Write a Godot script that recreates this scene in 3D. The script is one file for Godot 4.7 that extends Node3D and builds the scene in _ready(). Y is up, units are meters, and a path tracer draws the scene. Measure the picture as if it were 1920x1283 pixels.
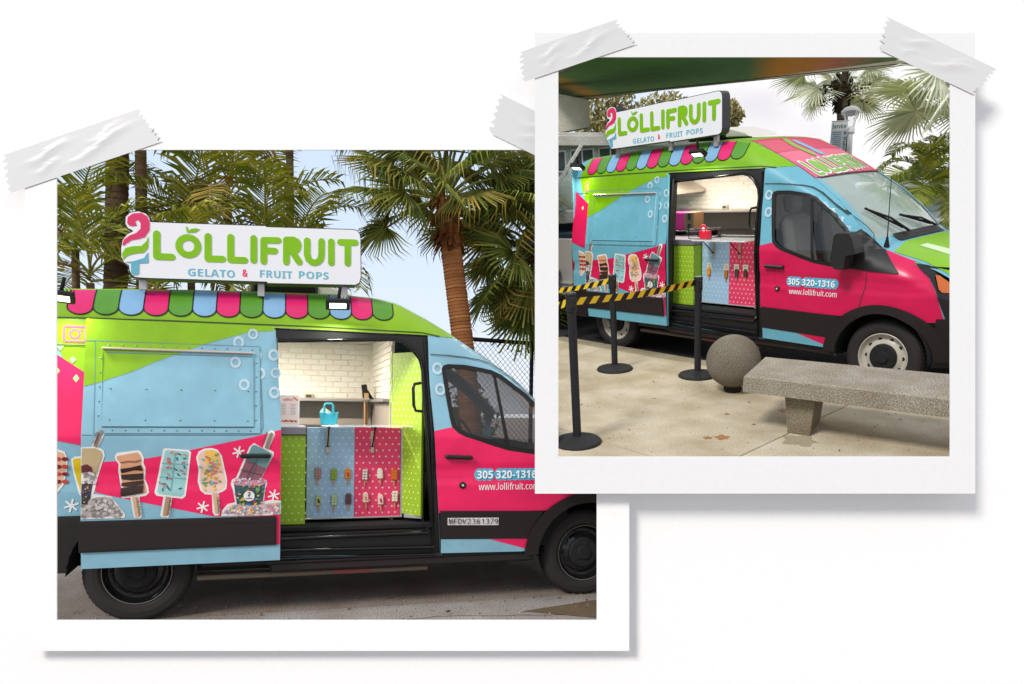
extends Node3D
# Two paper prints with cut-out windows hang on a white display board; behind each window stands the street scene of its picture.

var G := {}
var used := {}
var M := {}
var frame := Transform3D()
var rng := RandomNumberGenerator.new()

# ---------------------------------------------------------------- mesh builder
class Shape:
	var v := PackedVector3Array()
	var n := PackedVector3Array()
	var c := PackedColorArray()
	var col := Color.WHITE
	var xf := Transform3D()

	func t3(a: Vector3, b: Vector3, d: Vector3, na: Vector3, nb: Vector3, nd: Vector3) -> void:
		a = xf * a
		b = xf * b
		d = xf * d
		na = (xf.basis * na).normalized()
		nb = (xf.basis * nb).normalized()
		nd = (xf.basis * nd).normalized()
		if (b - a).cross(d - a).dot(na + nb + nd) > 0.0:
			v.append_array(PackedVector3Array([a, d, b]))
			n.append_array(PackedVector3Array([na, nd, nb]))
		else:
			v.append_array(PackedVector3Array([a, b, d]))
			n.append_array(PackedVector3Array([na, nb, nd]))
		c.append_array(PackedColorArray([col, col, col]))

	func tri(a: Vector3, b: Vector3, d: Vector3, out: Vector3) -> void:
		var k := (b - a).cross(d - a)
		if k.dot(out) < 0.0:
			k = -k
		k = k.normalized()
		t3(a, b, d, k, k, k)

	func quad(a: Vector3, b: Vector3, d: Vector3, e: Vector3, out: Vector3) -> void:
		tri(a, b, d, out)
		tri(a, d, e, out)

	func box(at: Vector3, size: Vector3, bevel := 0.0, bas := Basis()) -> void:
		var keep := xf
		xf = xf * Transform3D(bas, at)
		var h := size * 0.5
		var e := minf(bevel, minf(h.x, minf(h.y, h.z)) * 0.9)
		for k in 3:
			for s in [-1.0, 1.0]:
				var o := Vector3()
				o[k] = s
				var p := []
				for q in [[-1, -1], [1, -1], [1, 1], [-1, 1]]:
					var w := Vector3()
					w[k] = s * h[k]
					w[(k + 1) % 3] = q[0] * (h[(k + 1) % 3] - e)
					w[(k + 2) % 3] = q[1] * (h[(k + 2) % 3] - e)
					p.append(w)
				quad(p[0], p[1], p[2], p[3], o)
		if e > 0.0:
			for k in 3:
				var i := (k + 1) % 3
				var j := (k + 2) % 3
				for si in [-1.0, 1.0]:
					for sj in [-1.0, 1.0]:
						var p := []
						for sk in [-1.0, 1.0]:
							var w1 := Vector3()
							var w2 := Vector3()
							w1[k] = sk * (h[k] - e)
							w2[k] = w1[k]
							w1[i] = si * h[i]
							w1[j] = sj * (h[j] - e)
							w2[i] = si * (h[i] - e)
							w2[j] = sj * h[j]
							p.append(w1)
							p.append(w2)
						var o := Vector3()
						o[i] = si
						o[j] = sj
						quad(p[0], p[1], p[3], p[2], o)
			for sx in [-1.0, 1.0]:
				for sy in [-1.0, 1.0]:
					for sz in [-1.0, 1.0]:
						tri(Vector3(sx * h.x, sy * (h.y - e), sz * (h.z - e)), Vector3(sx * (h.x - e), sy * h.y, sz * (h.z - e)), Vector3(sx * (h.x - e), sy * (h.y - e), sz * h.z), Vector3(sx, sy, sz))
		xf = keep

	func tube(p: PackedVector3Array, r0: float, r1: float, sides := 8, caps := true) -> void:
		var rings := []
		var up := Vector3(0.31, 0.86, 0.4)
		for i in p.size():
			var d := (p[mini(i + 1, p.size() - 1)] - p[maxi(i - 1, 0)]).normalized()
			if absf(d.dot(up)) > 0.95:
				up = Vector3(0.9, 0.1, -0.4)
			var a := d.cross(up).normalized()
			var b := d.cross(a)
			var r := lerpf(r0, r1, float(i) / maxi(1, p.size() - 1))
			var ring := []
			for k in sides:
				var q := TAU * k / sides
				var o := a * cos(q) + b * sin(q)
				ring.append([p[i] + o * r, o])
			rings.append(ring)
		for i in p.size() - 1:
			for k in sides:
				var a = rings[i][k]
				var b = rings[i][(k + 1) % sides]
				var d = rings[i + 1][(k + 1) % sides]
				var e = rings[i + 1][k]
				t3(a[0], b[0], d[0], a[1], b[1], d[1])
				t3(a[0], d[0], e[0], a[1], d[1], e[1])
		if caps:
			for i in [0, p.size() - 1]:
				var o := (p[i] - p[1]) if i == 0 else (p[i] - p[i - 1])
				for k in range(1, sides - 1):
					tri(rings[i][0][0], rings[i][k][0], rings[i][k + 1][0], o)

	func rod(a: Vector3, b: Vector3, r: float, sides := 8) -> void:
		tube(PackedVector3Array([a, b]), r, r, sides)

	func lathe(prof: Array, sides := 24, arc := TAU) -> void:   # prof of Vector2(radius, height), round the y axis
		for i in prof.size() - 1:
			var p: Vector2 = prof[i]
			var q: Vector2 = prof[i + 1]
			var d := (q - p)
			if d.length() < 1e-6:
				continue
			var m := Vector2(d.y, -d.x).normalized()
			for k in sides:
				var a := arc * k / sides
				var b := arc * (k + 1) / sides
				var ca := Vector3(cos(a), 0, sin(a))
				var cb := Vector3(cos(b), 0, sin(b))
				var na := ca * m.x + Vector3(0, m.y, 0)
				var nb := cb * m.x + Vector3(0, m.y, 0)
				var p1 := ca * p.x + Vector3(0, p.y, 0)
				var p2 := cb * p.x + Vector3(0, p.y, 0)
				var q1 := ca * q.x + Vector3(0, q.y, 0)
				var q2 := cb * q.x + Vector3(0, q.y, 0)
				if p.x > 1e-5:
					t3(p1, p2, q2, na, nb, nb)
				if q.x > 1e-5:
					t3(p1, q2, q1, na, nb, na)

	func ball(at: Vector3, r: Vector3, rings := 12, sides := 20) -> void:
		var keep := xf
		xf = xf * Transform3D(Basis(), at)
		for i in rings:
			for k in sides:
				var p := []
				for q in [[i, k], [i, k + 1], [i + 1, k + 1], [i + 1, k]]:
					var a: float = PI * q[0] / rings
					var b: float = TAU * q[1] / sides
					p.append(Vector3(sin(a) * cos(b), cos(a), sin(a) * sin(b)))
				if i > 0:
					t3(p[0] * r, p[1] * r, p[2] * r, p[0] / r, p[1] / r, p[2] / r)
				if i < rings - 1:
					t3(p[0] * r, p[2] * r, p[3] * r, p[0] / r, p[2] / r, p[3] / r)
		xf = keep

	func prism(poly: PackedVector2Array, z0: float, z1: float, bevel := 0.0) -> void:
		var ccw := poly
		if Geometry2D.is_polygon_clockwise(poly):
			ccw = poly.duplicate()
			ccw.reverse()
		var top := ccw
		if bevel > 0.0:
			var ins := Geometry2D.offset_polygon(ccw, -bevel, Geometry2D.JOIN_MITER)
			if ins.size() == 1 and ins[0].size() == ccw.size():
				top = ins[0]
				# keep the corner order of the outline
				var best := 0
				for i in top.size():
					if top[i].distance_to(ccw[0]) < top[best].distance_to(ccw[0]):
						best = i
				var turned := PackedVector2Array()
				for i in top.size():
					turned.append(top[(best + i) % top.size()])
				top = turned
			else:
				bevel = 0.0
		var ix := Geometry2D.triangulate_polygon(top)
		for i in range(0, ix.size(), 3):
			tri(Vector3(top[ix[i]].x, top[ix[i]].y, z1), Vector3(top[ix[i + 1]].x, top[ix[i + 1]].y, z1), Vector3(top[ix[i + 2]].x, top[ix[i + 2]].y, z1), Vector3(0, 0, 1))
		var jx := Geometry2D.triangulate_polygon(ccw)
		for i in range(0, jx.size(), 3):
			tri(Vector3(ccw[jx[i]].x, ccw[jx[i]].y, z0), Vector3(ccw[jx[i + 1]].x, ccw[jx[i + 1]].y, z0), Vector3(ccw[jx[i + 2]].x, ccw[jx[i + 2]].y, z0), Vector3(0, 0, -1))
		for i in ccw.size():
			var j := (i + 1) % ccw.size()
			var d := ccw[j] - ccw[i]
			var o := Vector3(d.y, -d.x, 0)
			quad(Vector3(ccw[i].x, ccw[i].y, z0), Vector3(ccw[j].x, ccw[j].y, z0), Vector3(ccw[j].x, ccw[j].y, z1 - bevel), Vector3(ccw[i].x, ccw[i].y, z1 - bevel), o)
			if bevel > 0.0:
				quad(Vector3(ccw[i].x, ccw[i].y, z1 - bevel), Vector3(ccw[j].x, ccw[j].y, z1 - bevel), Vector3(top[j].x, top[j].y, z1), Vector3(top[i].x, top[i].y, z1), o + Vector3(0, 0, 1) * d.length())

	# a polygon of a surface F(x, y), cut into cells so that it follows the curve; off lifts it along the normal
	func skin(poly: PackedVector2Array, holes: Array, F: Callable, off: float, cx: float, cy: float) -> void:
		var lo := poly[0]
		var hi := poly[0]
		for p in poly:
			lo = lo.min(p)
			hi = hi.max(p)
		for i in range(floori(lo.x / cx), ceili(hi.x / cx)):
			for j in range(floori(lo.y / cy), ceili(hi.y / cy)):
				var r := PackedVector2Array([Vector2(i * cx, j * cy), Vector2(i * cx + cx, j * cy), Vector2(i * cx + cx, j * cy + cy), Vector2(i * cx, j * cy + cy)])
				var bits := Geometry2D.intersect_polygons(poly, r)
				for h in holes:
					var left := []
					for q in bits:
						for w in Geometry2D.clip_polygons(q, h):
							if not Geometry2D.is_polygon_clockwise(w):
								left.append(w)
					bits.assign(left)
				for q in bits:
					if Geometry2D.is_polygon_clockwise(q):
						continue
					var ix := Geometry2D.triangulate_polygon(q)
					if ix.is_empty():   # drop corners that coincide
						var clean := PackedVector2Array()
						for p in q:
							if clean.is_empty() or clean[clean.size() - 1].distance_to(p) > 0.0006:
								clean.append(p)
						q = clean
						ix = Geometry2D.triangulate_polygon(q)
					if ix.is_empty():
						if q.size() >= 3:
							for m in range(1, q.size() - 1):
								ix.append_array(PackedInt32Array([0, m, m + 1]))
					var pos := []
					var nor := []
					for p in q:
						var o: Vector3 = F.call(p)
						var ux: Vector3 = F.call(p + Vector2(0.004, 0)) - F.call(p - Vector2(0.004, 0))
						var uy: Vector3 = F.call(p + Vector2(0, 0.004)) - F.call(p - Vector2(0, 0.004))
						var k := ux.cross(uy).normalized()
						pos.append(o + k * off)
						nor.append(k)
					for m in range(0, ix.size(), 3):
						t3(pos[ix[m]], pos[ix[m + 1]], pos[ix[m + 2]], nor[ix[m]], nor[ix[m + 1]], nor[ix[m + 2]])

	func mesh() -> ArrayMesh:
		var m := ArrayMesh.new()
		if v.is_empty():
			return m
		var a := []
		a.resize(Mesh.ARRAY_MAX)
		a[Mesh.ARRAY_VERTEX] = v
		a[Mesh.ARRAY_NORMAL] = n
		a[Mesh.ARRAY_COLOR] = c
		m.add_surface_from_arrays(Mesh.PRIMITIVE_TRIANGLES, a)
		return m

# ---------------------------------------------------------------- helpers
func S(r: float, g: float, b: float, k := 0.9) -> Color:   # a colour as seen, to the base colour in linear values
	var q := Color(r / 255.0, g / 255.0, b / 255.0).srgb_to_linear()
	return Color(q.r * k, q.g * k, q.b * k)

func shape(col := Color.WHITE) -> Shape:
	var s := Shape.new()
	s.col = col
	return s

func pts(key: String) -> PackedVector2Array:
	var o := PackedVector2Array()
	var a: PackedFloat32Array = G[key]
	for i in range(0, a.size(), 2):
		o.append(Vector2(a[i], a[i + 1]))
	return o

func fix(p: PackedVector2Array) -> PackedVector2Array:   # counter-clockwise
	if Geometry2D.is_polygon_clockwise(p):
		var q := p.duplicate()
		q.reverse()
		return q
	return p

func disc(at: Vector2, rx: float, ry: float, k := 16) -> PackedVector2Array:
	var o := PackedVector2Array()
	for i in k:
		o.append(at + Vector2(cos(TAU * i / k) * rx, sin(TAU * i / k) * ry))
	return o

func numbered(called: String) -> String:
	var k: int = used.get(called, 0)
	used[called] = k + 1
	return called if k == 0 else "%s_%03d" % [called, k]

func thing(called: String, label: String, category: String, at := Transform3D(), group := "") -> Node3D:
	var o := Node3D.new()
	o.name = numbered(called)
	add_child(o, true)
	o.transform = frame * at
	o.set_meta("label", label)
	o.set_meta("category", category)
	if group != "":
		o.set_meta("group", group)
	return o

func part(called: String, m: Mesh, mat: Material, parent: Node) -> MeshInstance3D:
	var o := MeshInstance3D.new()
	var k := 0
	o.name = called
	while parent.has_node(NodePath(o.name)):
		k += 1
		o.name = "%s_%03d" % [called, k]
	o.mesh = m
	o.material_override = mat
	parent.add_child(o, true)
	return o

func solid(called: String, s: Shape, mat: Material, parent: Node) -> MeshInstance3D:
	return part(called, s.mesh(), mat, parent)

func setting(called: String, s: Shape, mat: Material, label: String) -> MeshInstance3D:
	var o := part(numbered(called), s.mesh(), mat, self)
	o.transform = frame
	o.set_meta("kind", "structure")
	o.set_meta("label", label)
	return o

func noise_tex(freq: float, oct: int, lo: Color, hi: Color, size := 512, bump := 0.0, sd := 1) -> NoiseTexture2D:
	var f := FastNoiseLite.new()
	f.seed = sd
	f.noise_type = FastNoiseLite.TYPE_SIMPLEX_SMOOTH
	f.frequency = freq
	f.fractal_octaves = oct
	var t := NoiseTexture2D.new()
	t.width = size
	t.height = size
	t.seamless = true
	t.noise = f
	if bump > 0.0:
		t.as_normal_map = true
		t.bump_strength = bump
	else:
		var g := Gradient.new()
		g.set_color(0, lo)
		g.set_color(1, hi)
		t.color_ramp = g
	return t

func mat(key: String, rough: float, metal := 0.0, spec := 0.5) -> StandardMaterial3D:   # takes its colour from the vertices
	var m := StandardMaterial3D.new()
	m.resource_name = key
	m.vertex_color_use_as_albedo = true
	m.roughness = rough
	m.metallic = metal
	m.metallic_specular = spec
	M[key] = m
	return m

func grain(m: StandardMaterial3D, freq: float, oct: int, dark: float, scale: float, bump := 0.0, sd := 1, world := false) -> void:
	m.albedo_texture = noise_tex(freq, oct, Color(dark, dark, dark), Color(1, 1, 1), 512, 0.0, sd)
	m.uv1_triplanar = true
	m.uv1_world_triplanar = world
	m.uv1_scale = Vector3.ONE * scale
	if bump > 0.0:
		m.normal_enabled = true
		m.normal_texture = noise_tex(freq * 1.5, oct, Color.BLACK, Color.WHITE, 512, bump, sd + 5)
		m.normal_scale = 1.0

func mottle(m: StandardMaterial3D, freq: float, oct: int, dark: Color, scale: float, sd: int) -> void:   # wide stains and dirt over the grain
	m.detail_enabled = true
	m.detail_blend_mode = BaseMaterial3D.BLEND_MODE_MUL
	m.detail_uv_layer = BaseMaterial3D.DETAIL_UV_2
	m.detail_albedo = noise_tex(freq, oct, dark, Color(1, 1, 1), 512, 0.0, sd)
	m.uv2_triplanar = true
	m.uv2_scale = Vector3.ONE * scale

func lettering(parent: Node, called: String, words: String, xf: Transform3D, w: float, h: float, col: Color, depth := 0.002, bold := true, mono := false) -> MeshInstance3D:
	var tm := TextMesh.new()
	var f := SystemFont.new()
	f.font_names = PackedStringArray(["Droid Sans Mono" if mono else "Droid Sans"])
	f.font_weight = 700 if bold else 400
	tm.font = f
	tm.font_size = 48
	tm.pixel_size = 0.01
	tm.depth = 0.02
	tm.curve_step = 1.0
	tm.horizontal_alignment = HORIZONTAL_ALIGNMENT_LEFT
	tm.text = words
	var bb := tm.get_aabb()
	var m := StandardMaterial3D.new()
	m.albedo_color = col.linear_to_srgb()
	m.roughness = 0.4
	var o := part(called, tm, m, parent)
	var sc := Vector3(w / maxf(bb.size.x, 0.01), h / maxf(bb.size.y, 0.01), depth / 0.02)
	o.transform = xf * Transform3D(Basis().scaled(sc), Vector3(-bb.position.x * sc.x, -bb.position.y * sc.y, 0))
	return o

func strokes(lines: Array, w: float) -> Array:   # thick rounded lines, joined where they touch
	var polys: Array = []
	for l in lines:
		var big := PackedVector2Array()
		for q in l:
			big.append(q * 200.0)
		var piece: Array = Geometry2D.offset_polyline(big, w * 100.0, Geometry2D.JOIN_ROUND, Geometry2D.END_ROUND)
		if piece.is_empty():
			continue
		var small := PackedVector2Array()
		for q in piece[0]:
			small.append(q / 200.0)
		polys.append(small)
	var done := false
	while not done:
		done = true
		for i in polys.size():
			for j in range(i + 1, polys.size()):
				if not Geometry2D.intersect_polygons(polys[i], polys[j]).is_empty():
					var u := Geometry2D.merge_polygons(polys[i], polys[j])
					var outer := []
					for q in u:
						if not Geometry2D.is_polygon_clockwise(q):
							outer.append(q)
					if outer.size() == 1 and u.size() == 1:
						polys.remove_at(j)
						polys[i] = outer[0]
						done = false
						break
			if not done:
				break
	return polys

func simplify(p: PackedVector2Array, eps: float) -> PackedVector2Array:
	var o := PackedVector2Array()
	for q in p:
		if o.is_empty() or o[o.size() - 1].distance_to(q) > eps:
			o.append(q)
	if o.size() > 3 and o[0].distance_to(o[o.size() - 1]) < eps:
		o.remove_at(o.size() - 1)
	return o

func table(a: Array, x: float) -> float:   # a broken line through the points of a
	for i in range(1, a.size()):
		if x <= a[i].x:
			return lerpf(a[i - 1].y, a[i].y, clampf((x - a[i - 1].x) / (a[i].x - a[i - 1].x), 0.0, 1.0))
	return a[a.size() - 1].y

func rot(x: float, y: float, z: float) -> Basis:
	return Basis.from_euler(Vector3(deg_to_rad(x), deg_to_rad(y), deg_to_rad(z)))

# ---------------------------------------------------------------- the food van. x runs forward from the rear axle, y up from the road, z out of the kerb side
var TOP := [Vector2(-0.7, 2.25), Vector2(-0.5, 2.28), Vector2(0.1, 2.312), Vector2(0.75, 2.335), Vector2(1.36, 2.346), Vector2(1.6, 2.334), Vector2(1.78, 2.298), Vector2(2.014, 2.186), Vector2(2.27, 2.045), Vector2(2.47, 1.92), Vector2(2.716, 1.745), Vector2(2.914, 1.56), Vector2(3.1, 1.345), Vector2(3.2, 1.31), Vector2(3.52, 1.2), Vector2(3.7, 1.11), Vector2(3.95, 0.95)]
var BULGE := [Vector2(0.3, -0.03), Vector2(0.45, -0.02), Vector2(0.72, 0.0), Vector2(0.92, 0.0), Vector2(0.96, -0.007), Vector2(1.04, -0.01), Vector2(1.08, -0.002), Vector2(1.28, 0.0), Vector2(1.32, -0.006), Vector2(1.8, -0.09), Vector2(2.05, -0.11), Vector2(2.2, -0.13), Vector2(2.4, -0.15)]
var mid := -1.03   # middle of the van across
var zb := -1.85    # back wall of the kitchen
const CX := 0.08
const CY := 0.02

var BLUE := Color()
var GREEN := Color()
var PINK := Color()

func top_edge(x: float) -> float:
	return table(TOP, x)

func z_edge(x: float) -> float:
	return table([Vector2(2.4, -0.26), Vector2(3.1, -0.15), Vector2(3.5, -0.14), Vector2(4.0, -0.24)], x)

func side_z(x: float, y: float) -> float:
	var z := table(BULGE, y)
	var t := top_edge(x)
	var w := table([Vector2(1.7, 0.24), Vector2(2.25, 0.18), Vector2(2.6, 0.09), Vector2(3.05, 0.08), Vector2(3.2, 0.18)], x)
	var s := clampf((y - (t - w)) / w, 0.0, 1.0)
	z += (z_edge(x) - table(BULGE, t)) * s * s
	return z - 0.9 * pow(maxf(0.0, x - 3.4), 2.0) - 0.5 * pow(maxf(0.0, -0.45 - x), 2.0)

func side(p: Vector2) -> Vector3:
	return Vector3(p.x, p.y, side_z(p.x, p.y))

func door_side(p: Vector2) -> Vector3:
	return Vector3(p.x, p.y, table(BULGE, p.y) + 0.103)

func far_side(p: Vector2) -> Vector3:
	return Vector3(-p.x, p.y, 2.0 * mid - side_z(-p.x, p.y))

func over(p: Vector2) -> Vector3:   # roof, windscreen and bonnet: p is (z, x)
	var x := p.y
	var half := absf(mid - z_edge(x))
	var s := 1.0 - pow((p.x - mid) / half, 2.0)
	var crown := table([Vector2(1.6, 0.02), Vector2(3.0, 0.015), Vector2(3.3, 0.06)], x)
	var bow := table([Vector2(1.9, 0.0), Vector2(2.5, 0.05), Vector2(3.1, 0.12), Vector2(3.9, 0.2)], x)
	return Vector3(x + bow * s, top_edge(x) + crown * s, p.x)

func poly_over(pairs: Array) -> PackedVector2Array:   # (x, z) pairs
	var o := PackedVector2Array()
	for q in pairs:
		o.append(Vector2(q.y, q.x))
	return fix(o)

func line_on(s: Shape, p: PackedVector2Array, w: float, F: Callable, off: float) -> void:
	if p[0].is_equal_approx(p[p.size() - 1]):   # a closed line: one piece for each side
		for i in p.size() - 1:
			line_on(s, PackedVector2Array([p[i], p[i + 1]]), w, F, off)
		return
	for q in Geometry2D.offset_polyline(p, w * 0.5, Geometry2D.JOIN_MITER, Geometry2D.END_BUTT):
		if not Geometry2D.is_polygon_clockwise(q):
			s.skin(q, [], F, off, CX, CY)

func shifted(p: PackedVector2Array, d: Vector2) -> PackedVector2Array:
	var o := PackedVector2Array()
	for q in p:
		o.append(q + d)
	return o

func ring_on(s: Shape, at: Vector2, r0: float, r1: float, F: Callable, off: float, sy := 1.0) -> void:
	for i in 20:
		var a := TAU * i / 20
		var b := TAU * (i + 1) / 20
		s.skin(PackedVector2Array([at + Vector2(cos(a) * r0, sin(a) * r0 * sy), at + Vector2(cos(a) * r1, sin(a) * r1 * sy), at + Vector2(cos(b) * r1, sin(b) * r1 * sy), at + Vector2(cos(b) * r0, sin(b) * r0 * sy)]), [], F, off, CX, CY)

func flake_on(s: Shape, at: Vector2, r: float, F: Callable, off: float) -> void:
	for k in 3:
		var d := Vector2(cos(0.3 + k * PI / 3), sin(0.3 + k * PI / 3)) * r
		for q in Geometry2D.offset_polyline(PackedVector2Array([at - d, at + d]), r * 0.13, Geometry2D.JOIN_ROUND, Geometry2D.END_ROUND):
			s.skin(q, [], F, off + 0.0003 * k, 0.5, 0.5)

func sticker(parent: Node, called: String, layers: Array, F: Callable, off0 := 0.003) -> Shape:   # printed picture of a pop: layers of [polygon key, colour]
	var s := shape()
	var off := off0
	for l in layers:
		s.col = l[1]
		s.skin(fix(pts(l[0])), [], F, off, CX, CY)
		off += 0.0012
	return s

func make_wheel(parent: Node, x: float, z: float, out: float, steel: bool) -> void:
	var w := Node3D.new()
	w.name = "wheel"
	var k := 0
	while parent.has_node(NodePath(w.name)):
		k += 1
		w.name = "wheel_%03d" % k
	parent.add_child(w, true)
	w.transform = Transform3D(Basis(Vector3(1, 0, 0), Vector3(0, 0, out), Vector3(0, -out, 0)), Vector3(x, 0.345, z))
	# the local y axis points out of the van
	var t := shape(S(38, 35, 33))
	t.lathe([Vector2(0.215, -0.2), Vector2(0.3, -0.2), Vector2(0.335, -0.18), Vector2(0.346, -0.15), Vector2(0.346, -0.04), Vector2(0.338, -0.015), Vector2(0.318, 0.0), Vector2(0.28, 0.008), Vector2(0.245, 0.004), Vector2(0.222, -0.012)], 48)
	for i in 60:   # tread blocks
		var a := TAU * i / 60
		t.box(Vector3(cos(a) * 0.3465, -0.095, sin(a) * 0.3465), Vector3(0.006, 0.1, 0.022), 0.0, Basis(Vector3.UP, -a))
	solid("tyre", t, M.rubber, w)
	var rc := S(196, 190, 176) if steel else S(26, 26, 27)
	var r := shape(rc)
	r.lathe([Vector2(0.224, -0.03), Vector2(0.226, -0.006), Vector2(0.219, -0.002), Vector2(0.212, -0.012), Vector2(0.205, -0.035), Vector2(0.19, -0.05), Vector2(0.17, -0.052), Vector2(0.15, -0.04), Vector2(0.128, -0.03), Vector2(0.1, -0.045), Vector2(0.0, -0.05)], 48)
	var rim := solid("rim", r, M.paint if steel else M.gloss_black, w)
	if not steel:
		var edge := shape(S(120, 118, 115))
		edge.lathe([Vector2(0.221, -0.003), Vector2(0.2235, 0.0005), Vector2(0.219, -0.0005)], 48)
		solid("rim_edge", edge, M.metal, w)
	for i in 10:
		var a := TAU * i / 10
		var hole := shape(S(8, 8, 8))
		hole.xf = Transform3D(Basis(Vector3.UP, -a), Vector3(cos(a) * 0.165, -0.048, sin(a) * 0.165))
		hole.lathe([Vector2(0.0185, -0.004), Vector2(0.0165, 0.001), Vector2(0.0, 0.001)], 12)
		solid("rim_hole", hole, M.rubber, w)
	var h := shape(S(22, 22, 23))
	h.lathe([Vector2(0.122, -0.034), Vector2(0.124, -0.018), Vector2(0.11, -0.006), Vector2(0.06, -0.004), Vector2(0.05, 0.012), Vector2(0.0, 0.014)], 32)
	for i in 5:
		var a := TAU * i / 5
		h.box(Vector3(cos(a) * 0.085, -0.003, sin(a) * 0.085), Vector3(0.05, 0.006, 0.02), 0.002, Basis(Vector3.UP, -a))
	solid("hub_cap", h, M.rubber, w)

func make_van(which: String, label: String) -> Node3D:
	var pop_side: bool = which == "kerb"          # the van beside the kerb is built to its nose
	var nose := 3.95 if pop_side else 3.02
	mid = -0.88 if pop_side else -1.03
	zb = -1.6 if pop_side else -1.85
	var van := thing("food_van", label, "food van", Transform3D(), "wrapped ice pop vans")
	BLUE = S(112, 182, 202) if pop_side else S(146, 196, 216)  # same wrap on both; the kerb van's shade and exposure are put into deeper colours
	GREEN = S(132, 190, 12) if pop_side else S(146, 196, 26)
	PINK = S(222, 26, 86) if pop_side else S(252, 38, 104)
	var BLUE2 := BLUE
	var BLACK := S(24, 23, 23)
	var arch_f := disc(Vector2(3.3, 0.345), 0.42, 0.42, 40)
	var arch_r := disc(Vector2(0.0, 0.345), 0.42, 0.42, 40)
	var low := nose
	var sil := PackedVector2Array([Vector2(-0.66, 0.37)])
	if pop_side:
		sil.append_array(PackedVector2Array([Vector2(3.95, 0.3)]))
	else:
		sil.append_array(PackedVector2Array([Vector2(3.48, 0.37), Vector2(3.48, 0.86), Vector2(3.02, 0.86)]))
	var xs := []
	var x := nose
	while x > -0.66:
		sil.append(Vector2(x, top_edge(x)))
		x -= 0.06
	sil.append(Vector2(-0.66, top_edge(-0.66)))
	var opening := fix(pts("frame_out"))
	var win := PackedVector2Array()
	win.append_array(pts("win"))
	win.append_array(pts("win_front"))
	win.append_array(pts("win_bot"))
	win = fix(win)
	var cut := fix(PackedVector2Array([Vector2(-1, 0), Vector2(4.2, 0), Vector2(4.2, 0.86), Vector2(nose, 0.86), Vector2(nose, 3), Vector2(-1, 3)]))
	var holes := [opening, win, arch_f, arch_r]
	# body shell of the kerb side with its wrap
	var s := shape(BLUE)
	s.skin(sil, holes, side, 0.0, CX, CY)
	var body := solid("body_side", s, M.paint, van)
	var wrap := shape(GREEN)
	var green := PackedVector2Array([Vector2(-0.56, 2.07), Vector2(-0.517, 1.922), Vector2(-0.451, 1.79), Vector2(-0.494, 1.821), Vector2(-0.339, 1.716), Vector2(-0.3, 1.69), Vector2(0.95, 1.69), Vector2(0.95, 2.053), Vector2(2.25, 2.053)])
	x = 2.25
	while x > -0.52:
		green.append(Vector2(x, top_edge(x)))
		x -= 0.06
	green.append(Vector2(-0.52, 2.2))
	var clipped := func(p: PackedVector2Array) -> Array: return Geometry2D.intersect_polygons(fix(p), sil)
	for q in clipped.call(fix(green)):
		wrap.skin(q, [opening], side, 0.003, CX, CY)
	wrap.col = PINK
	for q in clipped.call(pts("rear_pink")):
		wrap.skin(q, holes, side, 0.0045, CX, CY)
	var pf := PackedVector2Array([Vector2(2.03, 1.328)])
	pf.append_array(pts("pink_top"))
	pf.append_array(PackedVector2Array([Vector2(3.492, 1.191), Vector2(3.617, 1.084), Vector2(3.683, 0.989), Vector2(3.707, 0.937), Vector2(3.78, 0.7), Vector2(2.03, 0.7)]))
	for q in clipped.call(pf):
		wrap.skin(q, holes, side, 0.0045, CX, CY)
	if pop_side:
		wrap.col = GREEN
		wrap.skin(fix(PackedVector2Array([Vector2(3.43, 1.225), Vector2(3.492, 1.195), Vector2(3.684, 1.109), Vector2(3.9, 0.99), Vector2(3.68, 1.118), Vector2(3.5, 1.203)])), [], side, 0.003, CX, CY)
	wrap.col = S(20, 19, 19)
	for q in clipped.call(PackedVector2Array([Vector2(-0.7, 0.2), Vector2(4.1, 0.2), Vector2(4.1, 0.71), Vector2(-0.7, 0.71)])):
		wrap.skin(q, holes, side, 0.0065, CX, CY)
	# lower strips below the cladding
	wrap.col = PINK
	wrap.skin(fix(pts("strip_pink")), [], side, 0.0095, CX, CY)
	for c in [pts("strip_f")]:
		wrap.col = BLUE2
		wrap.skin(fix(c), [], side, 0.008, CX, CY)
	# printed bits: seeds, bubbles, the app logo, star on the rear panel
	wrap.col = S(178, 222, 160)
	for c in pts("seeds"):
		var kk := disc(c, 0.02, 0.028, 4)
		wrap.skin(kk, [], side, 0.0065, CX, CY)
	wrap.col = S(196, 222, 236)
	for c in pts("fbubbles"):
		ring_on(wrap, c, 0.022, 0.042, side, 0.0055, 1.15)
	wrap.col = Color(0.9, 0.9, 0.88)
	flake_on(wrap, pts("rear_flake")[0], 0.045, side, 0.004)
	wrap.col = S(244, 110, 140)
	var ig := pts("insta")[0]
	var sq := strokes([PackedVector2Array([ig + Vector2(-0.055, -0.042), ig + Vector2(0.055, -0.042), ig + Vector2(0.055, 0.042), ig + Vector2(-0.055, 0.042), ig + Vector2(-0.055, -0.042)])], 0.018)
	for l in [[Vector2(-0.055, -0.05), Vector2(0.055, -0.05)], [Vector2(0.064, -0.042), Vector2(0.064, 0.042)], [Vector2(0.055, 0.05), Vector2(-0.055, 0.05)], [Vector2(-0.064, 0.042), Vector2(-0.064, -0.042)]]:
		for q in strokes([PackedVector2Array([ig + l[0], ig + l[1]])], 0.014):
			wrap.skin(q, [], side, 0.0065, CX, CY)
	ring_on(wrap, ig, 0.022, 0.036, side, 0.005)
	wrap.skin(disc(ig + Vector2(0.038, 0.028), 0.008, 0.008, 10), [], side, 0.0065, CX, CY)
	solid("wrap_print", wrap, M.paint, body)
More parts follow.
